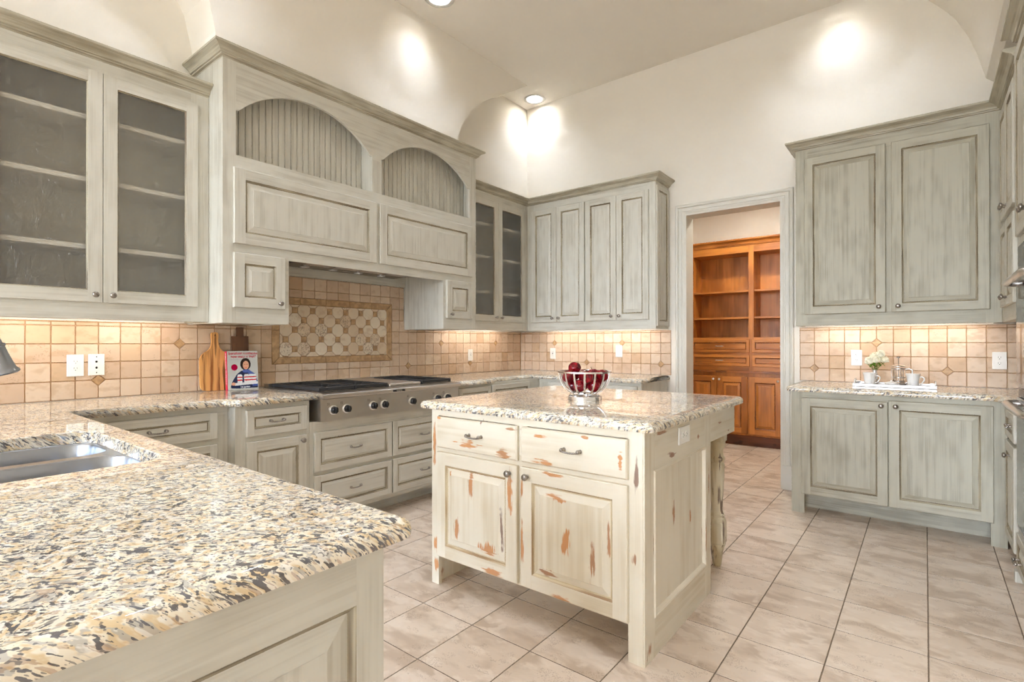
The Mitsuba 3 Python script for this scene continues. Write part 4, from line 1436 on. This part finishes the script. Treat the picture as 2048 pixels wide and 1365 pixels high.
PA, PB = face_px(.0105), face_ny(YB - .0105)
wall_plate('white duplex outlet on the tiled wall near the faucet', PA, .782, 1.112, .076, .122, 'duplex')
wall_plate('white jack plate with four small ports on the tiled wall, right of an outlet', PA, .8765, 1.1135, .076, .122, 'jack', 'jack plate')
wall_plate('white outlet low on the tiled wall under the far corner glass cabinet', PA, 4.018, 1.108, .072, .120, 'decora')
wall_plate('white outlet on the tiled wall behind the fruit bowl, nearest the corner', PB, .466, 1.115, .074, .121, 'decora')
wall_plate('white dimmer switch on the tiled wall left of the doorway', PB, 1.2785, 1.149, .076, .123, 'dimmer', 'light switch')
wall_plate('white duplex outlet on the tiles behind the white flowers', PB, 3.319, 1.116, .074, .122, 'duplex')
wall_plate('white duplex outlet on the tiles right of the coffee tray', PB, 4.14, 1.109, .075, .120, 'duplex')
wall_plate('white duplex outlet mounted sideways on the island end', face_px(2.9032), 2.275, .831, .076, .132, 'duplex', turn=True)

# ------------------------------------------------------------------ things on the left counter
# round-shouldered board leaning on the wall
bw = .096
half = [(0.0, .0)] + [(.055, .0), (.078, .006), (.092, .022), (.096, .050), (bw, .195), (.094, .215), (.084, .235), (.066, .252), (.046, .264), (.031, .280), (.0225, .300), (.0195, .330), (.0215, .365), (.0205, .378), (.014, .386), (.0, .388)]
out = [(a, b) for a, b in half] + [(-a, b) for a, b in half[::-1][1:-1]]
bp_ = Polygon(out).difference(shapely.geometry.Point(0, .367).buffer(.0045))
lean = math.radians(3.0)


def leaning(y, xb, deg):
    """A frame on the counter whose face leans back to the left wall; s = y, foot at xb."""
    fr = Frame((xb, y, CT + .0006), (0, 1, 0), (math.cos(math.radians(deg)), 0, math.sin(math.radians(deg))))
    fr.T = np.array([-math.sin(math.radians(deg)), 0, math.cos(math.radians(deg))])
    fr.M = np.stack([fr.S, fr.T, fr.N], 1)
    return fr


m = MB(leaning(1.504, .042, 3.2))
m.plate(bp_, .0, .017, 1, bottom=True)
tag(put('cutting_board', m.shape('m_olive_wood')), 'light olive-wood paddle cutting board leaning on the tiles, left of the cookbook', 'cutting board')
fr = leaning(1.669, .036, 2.6)
m = MB(fr)
m.plate(Polygon([(-.054, 0), (.054, 0), (.054, .362), (.0215, .362), (.0215, .424), (-.0215, .424), (-.0215, .362), (-.054, .362)]), 0.0, .018, 1, bottom=True)
tag(put('cutting_board', m.shape('m_walnut')), 'dark walnut paddle cutting board standing behind the cookbook', 'cutting board')
# cookbook
bk = thing('cookbook', 'hardcover cookbook with a woman in a blue sweater on its cover, propped on the counter', 'book')
fb = leaning(1.662, .100, 4.0)
BW, BH, BT = .203, .262, .026
m = MB(fb)
m.box((-BW / 2 + .004, .004, -BT + .003), (BW / 2 - .004, BH - .004, -.003), 1)
put('pages', m.shape('m_paper'), bk)
scene['m_cover'] = {'type': 'twosided', 'bsdf': {'type': 'plastic', 'diffuse_reflectance': rgb(srgb(206, 208, 204)), 'int_ior': 1.45}}
m = MB(fb)
m.box((-BW / 2 + .0005, 0, -.003), (BW / 2, BH, 0), 1)
m.box((-BW / 2 + .0005, 0, -BT), (BW / 2, BH, -BT + .003), 1)
cov = put('cover', m.shape('m_cover'), bk)
scene['m_pink'] = rplastic(rgb(srgb(206, 40, 74)), 0.2)
m = MB(fb)
m.box((-BW / 2 - .003, 0, -BT), (-BW / 2, BH, 0), 1)
sp = put('spine', m.shape('m_pink'), bk)
tl = meshkit.text_mesh('barefoot contessa  how easy is that?', .009, .0004, bold=True)
mt = Frame(fb((-BW / 2 - .0031, BH - .012, -BT / 2 - .004)), (0, 0, -1), (0, -1, 0))
mt.S, mt.T, mt.N = -fb.T, fb.N, -fb.S
mt.M = np.stack([mt.S, mt.T, mt.N], 1)
put('spine_title', {**mikit.ply(tl, 'm_paper'), 'to_world': mt.at(0, 0, 0)}, sp)
INK = {'red': srgb(186, 60, 74), 'hair': srgb(52, 40, 36), 'skin': srgb(224, 168, 138), 'navy': srgb(44, 50, 78), 'blue': srgb(86, 104, 168), 'white': srgb(238, 238, 240), 'crim': srgb(164, 18, 60), 'berry': srgb(200, 40, 50), 'grey': srgb(170, 172, 172)}
for k_, v_ in INK.items():
    scene['m_ink_' + k_] = diffuse(v_)


def print_(ink, polys, lay, name):
    m = MB(fb)
    for p in polys:
        m.plate(p, .0001, .0002 + .00015 * lay, 0)
    put(name, m.shape('m_ink_' + ink), cov)


def ell(cx, cy, a, b, n=20):
    an = np.linspace(0, 2 * math.pi, n, endpoint=False)
    return Polygon(np.stack([cx + a * np.cos(an), cy + b * np.sin(an)], 1))


# the printed cover: a generic figure with dessert glasses on a tray
print_('hair', [ell(.018, .172, .035, .041)], 1, 'print_hair')
print_('navy', [Polygon([(-.082, .022), (-.070, .060), (-.040, .105), (-.010, .128), (.045, .128), (.080, .105), (.098, .050), (.098, .008), (-.040, .008), (-.078, .012)])], 1, 'print_sweater')
print_('blue', [Polygon([(.045, .128), (.080, .105), (.098, .050), (.098, .020), (.062, .020), (.050, .08), (.028, .118)]), ell(.022, .125, .026, .012)], 2, 'print_sweater_light')
print_('skin', [ell(.020, .165, .021, .030)], 3, 'print_face')
print_('skin', [ell(-.064, .040, .014, .011)], 3, 'print_hand')
print_('hair', [Polygon([(-.004, .182), (.000, .200), (.020, .208), (.042, .198), (.047, .180), (.036, .192), (.018, .196), (.004, .190)]), ell(.012, .170, .003, .0018), ell(.028, .170, .003, .0018)], 4, 'print_fringe')
print_('red', [Polygon([(.013, .151), (.027, .151), (.024, .147), (.016, .147)])], 4, 'print_mouth')
gl = []
bands = []
for gx in (-.022, .022, .052, .072):
    gl += [Polygon([(gx - .016, .046), (gx + .016, .046), (gx + .018, .090), (gx + .012, .103), (gx - .012, .103), (gx - .018, .090)])]
    bands += [sbox(gx - .0165, .060, gx + .0165, .068), sbox(gx - .0165, .080, gx + .0165, .087)]
gl.append(Polygon([(-.056, .028), (.098, .034), (.098, .050), (-.056, .046)]))
print_('white', gl, 3, 'print_glasses')
print_('berry', bands, 4, 'print_berries')
print_('crim', [ell(-.056, .152, .021, .021)], 2, 'print_seal')


def line_of(text, h, s, t, ink, name, lay=3, bold=True, center=False):
    tm = meshkit.text_mesh(text, h, .0003, bold=bold)
    if center:
        s = s - (tm.bounds[1][0] + tm.bounds[0][0]) / 2
    put(name, {**mikit.ply(tm, 'm_ink_' + ink), 'to_world': T(fb.at(0, 0, 0).matrix if hasattr(fb.at(0, 0, 0), 'matrix') else fb.at(0, 0, 0)) @ T().translate([s, t, .0002 + .00015 * lay])}, cov)


line_of('barefoot contessa', .0165, .004, .238, 'red', 'title', center=True)
line_of('how easy is that?', .0150, .006, .217, 'red', 'title', center=True)
line_of('fabulous recipes & easy tips', .0045, -.088, .203, 'grey', 'subtitle', bold=False)
line_of('ina garten', .0100, .012, .0135, 'white', 'author', center=True)

# ------------------------------------------------------------------ fruit bowl on the island
bx, by = 2.335, 2.395
bo = thing('wire_bowl', 'chrome wire fruit bowl full of red apples on the island', 'bowl')


def strip(points, width, thick):
    """A flat metal band along points; width directions given per point by the tangent of the circle."""
    P = np.asarray(points, float)
    k = len(P)
    tan = np.gradient(P, axis=0)
    tan /= np.linalg.norm(tan, axis=1, keepdims=True)
    side = np.cross(tan, P * [1, 1, 0])
    side = np.cross([0, 0, 1], P * [1, 1, 0])
    side = side / (np.linalg.norm(side, axis=1, keepdims=True) + 1e-9)
    nor = np.cross(side, tan)
    V = np.vstack([P + side * width / 2 + nor * thick / 2, P - side * width / 2 + nor * thick / 2, P - side * width / 2 - nor * thick / 2, P + side * width / 2 - nor * thick / 2])
    Fc = []
    for i in range(k - 1):
        for a in range(4):
            b = (a + 1) % 4
            Fc += [[a * k + i, b * k + i, b * k + i + 1], [a * k + i, b * k + i + 1, a * k + i + 1]]
    for e in (0, k - 1):
        q = [e, k + e, 2 * k + e, 3 * k + e]
        Fc += [[q[0], q[2], q[1]], [q[0], q[3], q[2]]] if e == 0 else [[q[0], q[1], q[2]], [q[0], q[2], q[3]]]
    mm = trimesh.Trimesh(V, Fc, process=False)
    if mm.volume < 0:
        mm.invert()
    return mm


def band(r0, r1, z0, z1, n=48):
    return lathe([(r0, z0), (r1, z0), (r1, z1), (r0, z1), (r0, z0)], n)


put('rim', mikit.ply(moved(band(.1375, .1405, .142, .151), (bx, by, ZI)), 'm_chrome', smooth=40), bo)
put('lower_ring', mikit.ply(moved(band(.070, .073, .034, .042), (bx, by, ZI)), 'm_chrome', smooth=40), bo)
put('base_ring', mikit.ply(moved(band(.085, .088, .0006, .020), (bx, by, ZI)), 'm_chrome', smooth=40), bo)
prof_r = [(.0715, .036), (.090, .046), (.109, .064), (.123, .088), (.132, .116), (.1375, .147)]
rp = np.array(prof_r)
for i in range(16):
    a = 2 * math.pi * (i + .35) / 16
    pts_ = np.stack([rp[:, 0] * math.cos(a), rp[:, 0] * math.sin(a), rp[:, 1]], 1)
    put('rib', mikit.ply(moved(strip(pts_, .0100, .0022), (bx, by, ZI)), 'm_chrome'), bo)
for i in range(6):
    a = 2 * math.pi * (i + .2) / 6
    pts_ = np.array([[.0855 * math.cos(a), .0855 * math.sin(a), .018], [.0715 * math.cos(a), .0715 * math.sin(a), .036]])
    put('foot_strut', mikit.ply(moved(tube([pts_[0], (pts_[0] + pts_[1]) / 2, pts_[1]], .0018, 6), (bx, by, ZI)), 'm_chrome'), bo)
gw = []
for i in range(4):
    a = math.pi * i / 4 + .3
    gw.append(tube([(-.070 * math.cos(a), -.070 * math.sin(a), .036 + .0001 * i), (0, 0, .036 + .0001 * i), (.070 * math.cos(a), .070 * math.sin(a), .036 + .0001 * i)], .0016, 6))
put('bottom_wires', mikit.ply(moved(join(*gw), (bx, by, ZI)), 'm_chrome'), bo)


def apple_mesh(r):
    prof_a = []
    for t in np.linspace(0, math.pi, 22):
        z = math.cos(t)
        q = math.sin(t) ** .9 * (1.0 + .10 * z)
        zz = z * 1.06 - .22 * math.exp(-(q / .32) ** 2) * (1 if z > 0 else -.55)
        prof_a.append((max(q, 0) * r, zz * r))
    prof_a[0], prof_a[-1] = (0, prof_a[0][1]), (0, prof_a[-1][1])
    mm = lathe(prof_a[::-1], 26)
    v = mm.vertices.copy()
    an = np.arctan2(v[:, 1], v[:, 0])
    low = np.clip((-v[:, 2] / r) * 1.2, 0, 1)
    sc = 1 + (.05 * low + .012) * np.cos(5 * an)
    v[:, :2] *= sc[:, None]
    mm.vertices = v
    return mm


AP = mikit.ply(apple_mesh(.0315), 'm_apple', smooth=True)
AE = mikit.ply(lathe([(0, -.0262), (.0075, -.0274), (.011, -.0299), (.0085, -.0264), (0, -.0249)][::-1], 12), 'm_apple_end', smooth=True)
AS = mikit.ply(tube([(0, 0, .025), (.001, 0, .033), (.004, 0, .043)], [.0018, .0014, .0017], 6), 'm_stem')
spots = [(.0040, -.0615, .0756, 70, 40, 'red apple low in the front left of the wire bowl'), (.0623, -.0160, .0768, 20, 10, 'red apple low in the front right of the wire bowl'),
         (-.0371, .0502, .0760, 35, 200, 'red apple at the bottom rear of the wire bowl, mostly hidden'), (-.0577, -.0208, .0756, 50, 100, 'red apple low at the left side of the wire bowl'),
         (.0368, .0534, .0771, 10, 60, 'red apple low at the right side of the wire bowl'), (-.0509, -.0776, .1224, 25, 30, 'red apple against the left rim of the wire bowl'),
         (.0586, -.0727, .1242, 12, 200, 'red apple upright in the front middle of the wire bowl, just under the rim'), (.0881, .0326, .1261, 75, 140, 'red apple against the right rim of the wire bowl'),
         (-.0890, .0266, .1229, 60, 20, 'red apple behind the topmost one at the left of the wire bowl'), (.0014, .0008, .1153, 40, 250, 'red apple in the middle of the heap, between all the others'),
         (-.0027, .0935, .1250, 15, 170, 'red apple rising over the rim at the back right of the wire bowl'), (-.0489, -.0180, .1661, 106, 173, 'topmost red apple of the wire bowl, showing its yellow blossom end')]
for i, (x, y, z, tl_, az, lab) in enumerate(spots):
    t = thing('apple', lab, 'apple', 'red apples in the wire bowl')
    Mx = T().translate([bx + x, by + y, ZI + z]) @ T().rotate([0, 0, 1], az) @ T().rotate([0, 1, 0], tl_)
    put('flesh', {**AP, 'to_world': Mx}, t)
    put('blossom_end', {**AE, 'to_world': Mx}, t)
    put('stem', {**AS, 'to_world': Mx}, t)

# ------------------------------------------------------------------ coffee tray on the counter right of the doorway
tr = thing('serving_tray', 'silver serving tray with chrome corners carrying cups and a coffee press', 'tray')
TX0, TX1, TY0, TY1, TZ = 3.330, 3.800, 4.485, 4.745, CT + .0006
scene['m_tray'] = metal((0.50, 0.47, 0.44), 0.35)
put('bottom', mikit.ply(rbox((TX0, TY0, TZ), (TX1, TY1, TZ + .006), .002), 'm_tray'), tr)
for lo, hi in (((TX0 + .001, TY0 + .001, TZ + .0061), (TX1 - .001, TY0 + .007, TZ + .021)), ((TX0 + .001, TY1 - .007, TZ + .0061), (TX1 - .001, TY1 - .001, TZ + .021)), ((TX0 + .001, TY0 + .0072, TZ + .0061), (TX0 + .007, TY1 - .0072, TZ + .021)), ((TX1 - .007, TY0 + .0072, TZ + .0061), (TX1 - .001, TY1 - .0072, TZ + .021))):
    put('rim', mikit.ply(rbox(lo, hi, .001), 'm_tray'), tr)
for x in (TX0 - .001, TX1 - .031):
    for y in (TY0 - .001, TY1 - .0072):
        put('corner', mikit.ply(rbox((x, y, TZ + .004), (x + .032, y + .0082, TZ + .023), .001), 'm_chrome'), tr)
for x in (TX0 + .004, TX1 - .004):
    put('handle', mikit.ply(tube([(x, TY0 + .07, TZ + .02), (x, TY0 + .075, TZ + .036), (x, TY0 + .09, TZ + .044), (x, TY1 - .09, TZ + .044), (x, TY1 - .075, TZ + .036), (x, TY1 - .07, TZ + .02)], .0045, 8), 'm_china', smooth=50), tr)
TB = TZ + .0063


def cup(label, x, y):
    t = thing('coffee_cup', label, 'cup')
    put('body', mikit.ply(moved(lathe([(0, 0), (.027, 0), (.030, .003), (.0325, .03), (.036, .065), (.0425, .0895), (.0415, .091), (.040, .089), (.034, .065), (.030, .03), (.027, .006), (0, .005)], 32), (x, y, TB)), 'm_china', smooth=50), t)
    put('handle', mikit.ply(moved(tube([(.035, 0, .068), (.050, 0, .070), (.062, 0, .060), (.061, 0, .045), (.049, 0, .026), (.0325, 0, .016)], .0042, 8), (x, y, TB)), 'm_china', smooth=50), t)


cup('white flared coffee cup on the tray, in front of the flowers', 3.424, 4.575)
cup('white flared coffee cup at the right end of the tray', 3.6735, 4.575)
sg = thing('sugar_dish', 'low white lidded dish between the two cups on the tray', 'dish')
put('dish', mikit.ply(moved(lathe([(0, 0), (.030, 0), (.037, .012), (.039, .016), (.036, .0165), (0, .0165)], 28), (3.553, 4.545, TB)), 'm_china', smooth=50), sg)
put('lid', mikit.ply(moved(lathe([(0, .017), (.041, .017), (.041, .020), (.033, .028), (.015, .034), (.006, .035), (.005, .038), (.007, .042), (0, .044)], 28), (3.553, 4.545, TB)), 'm_china', smooth=50), sg)
fp = thing('french_press', 'glass and chrome french press coffee maker on the tray', 'coffee press')
px_, py_ = 3.590, 4.65
put('beaker', mikit.ply(moved(lathe([(.039, .012), (.039, .135)], 32), (px_, py_, TB)), 'm_glass', smooth=50), fp)
put('base', mikit.ply(moved(lathe([(0, 0), (.043, 0), (.043, .010), (0, .010)], 28), (px_, py_, TB)), 'm_black', smooth=40), fp)
fm = [lathe([(.0400, z), (.0425, z), (.0425, z + .006), (.0400, z + .006), (.0400, z)], 32) for z in (.012, .055, .118)]
for i in range(6):
    a = i * math.pi / 3 + .2
    fm.append(strip(np.array([[.0412 * math.cos(a), .0412 * math.sin(a), z] for z in np.linspace(.012, .124, 4)]), .006, .0015))
put('frame', mikit.ply(moved(join(*fm), (px_, py_, TB)), 'm_chrome', smooth=40), fp)
put('lid', mikit.ply(moved(lathe([(0, .1352), (.044, .1352), (.044, .140), (.030, .148), (.008, .151), (0, .151)], 28), (px_, py_, TB)), 'm_chrome', smooth=40), fp)
put('plunger', mikit.ply(moved(join(cyl(.0022, .03, .200, 8), lathe([(0, .198), (.010, .198), (.011, .201), (.010, .205), (0, .206)], 16), cyl(.036, .028, .034, 24)), (px_, py_, TB)), 'm_dark_metal', smooth=40), fp)
put('handle', mikit.ply(moved(tube([(.042, 0, .118), (.062, 0, .122), (.078, 0, .112), (.080, 0, .07), (.066, 0, .03), (.042, 0, .02)], .005, 8), (px_, py_, TB)), 'm_chrome', smooth=50), fp)
vs = thing('flower_vase', 'small silver vase of white blossoms behind the left cup', 'flowers')
vx, vy = 3.448, 4.685
put('vase', mikit.ply(moved(lathe([(0, 0), (.020, 0), (.024, .02), (.022, .06), (.014, .095), (.016, .108), (.014, .108), (.012, .095), (0, .09)], 24), (vx, vy, TB)), 'm_chrome', smooth=50), vs)
heads = [(-.030, -.012, .172, .032), (.008, -.016, .178, .030), (.034, -.005, .222, .030), (.062, .004, .180, .026), (-.004, .020, .205, .028), (.040, .022, .182, .028), (-.045, .012, .160, .020)]
for x, y, z, r in heads:
    ms = []
    for q in range(46):
        d = R.randn(3)
        d /= np.linalg.norm(d)
        if d[2] < -.6:
            continue
        pt = trimesh.creation.icosphere(0, r * .27)
        pt.apply_scale((1, 1, .55))
        pt.apply_transform(trimesh.geometry.align_vectors([0, 0, 1], d))
        ms.append(moved(pt, d * r * (.80 + .2 * R.rand())))
    put('blossom', mikit.ply(moved(join(*ms, trimesh.creation.icosphere(1, r * .8)), (vx + x, vy + y, TB + z)), 'm_petal'), vs)
    put('stalk', mikit.ply(tube([(vx + x * .1, vy + y * .1, TB + .095), (vx + x * .5, vy + y * .5, TB + .095 + (z - .095) * .5), (vx + x, vy + y, TB + z - r * .6)], .0022, 6), 'm_leaf'), vs)
for x, y, z, a in ((.010, -.030, .135, 200), (.030, -.020, .150, 320), (-.020, -.024, .140, 240), (.05, .0, .15, 0), (.0, -.034, .15, 265)):
    lf = trimesh.creation.icosphere(1, .016)
    lf.apply_scale((1.3, .6, .12))
    put('leaf', mikit.ply(moved(rotated(rotated(lf, (0, 1, 0), 50), (0, 0, 1), a), (vx + x, vy + y, TB + z)), 'm_leaf', smooth=True), vs)

# ------------------------------------------------------------------ the bookcase in the room behind
FK = face_ny(6.605)
K0, K1 = 1.36, 2.90


def kx(x):
    return 3.74 + (x - 3.74) * .9174


bc = thing('bookcase', 'built-in honey-brown alder bookcase with open shelves, drawers and doors, seen through the doorway', 'bookcase')
m = MB(FK)
D_ = .33
B1, B2 = (1.441, 2.099), (2.156, 2.815)
ZO0, ZO1 = 1.297, 2.309
for s0, s1 in ((K0, B1[0]), (B1[1], B2[0]), (B2[1], K1)):
    m.box((s0, .896, -.02), (s1, 2.40, 0), 1)
for b in (B1, B2):
    m.box((b[0], ZO1, -.02), (b[1], 2.40, 0), 0)
    m.box((b[0], .896, -.02), (b[1], ZO0, 0), 0)
put('face_frame', m.shape('m_alder'), bc)
m = MB(FK)
for s0, s1 in ((K0, B1[0]), (B1[1], B2[0]), (B2[1], K1)):
    m.box((s0, ZO0 - .02, -D_), (s1, 2.40, -.021), 1)
for b in (B1, B2):
    m.box((b[0], ZO0 - .02, -D_), (b[1], ZO0, -.021), 0)
    m.box((b[0], ZO1, -D_), (b[1], 2.40, -.021), 0)
    m.box((b[0], ZO0, -D_), (b[1], ZO1, -D_ + .012), 1)
m.box((K0, .896, -D_), (K1, ZO0 - .02, -.021), 0)
put('carcass', m.shape('m_alder'), bc)
for b in (B1, B2):
    for z in (1.863, 1.543):
        k = put('shelf', boxes('m_alder', ((b[0] + .001, 6.63, z - .022), (b[1] - .001, 6.605 + D_ - .013, z)), grain=0), bc)
sweep([(K0, 6.605), (K1, 6.605)], crown_profile(2.385, 0.085, 0.06), 'm_alder', 'crown_molding', bc)
m = MB(FK)
m.box((K0, 2.40, -D_), (K1, 2.465, -.0005), 0)
put('top', m.shape('m_alder'), bc)
scene['m_alder_edge'] = rplastic(mikit.proc(wood_fn(srgb(150, 84, 30), srgb(104, 54, 18), srgb(70, 34, 12))), 0.15)
for b in (B1, B2):
    for z0, z1 in ((1.114, 1.271), (.950, 1.089)):
        k = panel_door(bc, FK, b[0] - .018, b[1] + .012, z0, z1, name='drawer', st=.034, raised=False, paint='m_alder', glaze='m_alder_edge', wide=True)
        put('pull_handle', {**mikit.ply(join(tube([(-.045, 0, .02), (.045, 0, .02)], .0055, 8), cyl(.004, 0, .02, 8).apply_translation((-.036, 0, 0)), cyl(.004, 0, .02, 8).apply_translation((.036, 0, 0))), 'm_chrome'), 'to_world': FK.at((b[0] + b[1]) / 2, (z0 + z1) / 2, .0115)}, k)
m = MB(FK)
m.box((K0, .872, -D_), (K1, .895, .030), 0)
put('ledge', m.shape('m_alder_edge'), bc)
m = MB(FK)
m.box((K0, .13, -D_), (K1, .871, -.001), 1)
put('base_carcass', m.shape('m_alder'), bc)
m = MB(FK)
m.box((K0, 0.0, -D_), (K1, .129, -.06), 0)
put('toe_kick', m.shape('m_alder_dark'), bc)
for (a, b), kn in (((1.385, 1.733), 1.70), ((1.737, 2.085), 1.77), ((2.103, 2.456), 2.42), ((2.460, 2.81), 2.49)):
    k = panel_door(bc, FK, a, b, .150, .828, paint='m_alder', glaze='m_alder_edge', st=.066)
    put('knob', {**mikit.ply(knob_mesh, 'm_chrome', smooth=50), 'to_world': FK.at(kn, .79, .0208)}, k)

# ------------------------------------------------------------------ lamps
scene['m_can_trim'] = rplastic(rgb(srgb(214, 212, 206)), 0.3)
ring_mesh = mikit.ply(lathe([(.088, 0), (.118, 0), (.120, -.003), (.116, -.006), (.100, -.006), (.088, -.002), (.088, 0)], 36), 'm_can_trim', smooth=40)


def disk_mesh(r, n=32):
    a = np.arange(n) * 2 * math.pi / n
    V = np.vstack([np.column_stack([r * np.cos(a), r * np.sin(a), 0 * a]), [[0, 0, 0]]])
    return V, [[n, (i + 1) % n, i] for i in range(n)]


def downlight(label, x, y, z=ZC, L=CAN_L, up=.13):
    t = thing('downlight', label, 'recessed light')
    put('trim_ring', {**ring_mesh, 'to_world': T().translate([x, y, z - .0005])}, t)
    put('lens', mikit.ply(trimesh.Trimesh(*disk_mesh(.0868)), 'm_white_plastic', emitter=emit(L), to_world=T().translate([x, y, z + up])), t)
    return t


CAN_AT = ['recessed ceiling light in the far left corner above the cabinets', 'recessed ceiling light at the top edge, above the hood cabinet'] + ['recessed ceiling light outside the picture, ' + w for w in (
    'on the hood side, above the sink', 'in the far right corner above the cabinets', 'above the camera side of the aisle', 'above the near counter end', 'above the island rear', 'above the island front', 'behind the sink counter at the left', 'behind the sink counter at the right', 'near the left window', 'near the middle window', 'near the right window')]
for (x, y), w in zip(CANS, CAN_AT):
    downlight(w, x, y)


def strip_light(label, fr, s0, s1, d, z):
    """A slim fixture under a wall cabinet; its glowing face looks down and back at the wall."""
    t = thing('under_cabinet_light', label, 'light')
    m = MB(fr)
    zt, zb, w = z + .0113, z + .0008, .014
    p = [(s0, zt, d), (s1, zt, d), (s1, zt, d + w), (s0, zt, d + w), (s0, zb, d + w), (s1, zb, d + w)]
    m.add(p, [[0, 2, 1], [0, 3, 2], [3, 4, 5], [3, 5, 2], [0, 4, 3], [1, 2, 5]], np.zeros((6, 2)))
    put('housing', m.shape('m_white_plastic'), t)
    m = MB(fr)
    m.quad([p[0], p[1], p[5], p[4]], np.zeros((4, 2)))
    put('diffuser', m.shape('m_white_plastic', emitter=emit(STRIP_L)), t)


for w, fr_, a_, b_, d_ in (('the left glass cabinet, nearer the sink', face_px(0.0), .32, .76, .12), ('the left glass cabinet, nearer the cutting boards', face_px(0.0), .82, 1.26, .12), ('the far corner glass cabinet, nearer the cooktop', face_px(0.0), 3.62, 4.0, .12),
                           ('the far corner glass cabinet, nearer the corner', face_px(0.0), 4.06, 4.46, .12), ('the four-door cabinet, nearer the corner', face_ny(YB), .46, .98, .12), ('the four-door cabinet, nearer the doorway', face_ny(YB), 1.06, 1.66, .12),
                           ('the cabinet right of the doorway, nearer the doorway', face_ny(YB), 3.06, 3.50, .12), ('the cabinet right of the doorway, nearer the ovens', face_ny(YB), 3.58, 4.04, .12)):
    strip_light('slim warm light under ' + w, fr_, a_, b_, d_ + .06, ZU)
downlight('unseen ceiling light added to brighten the room behind the doorway', 2.35, 5.75, 3.0, FAR_L, -.0025)
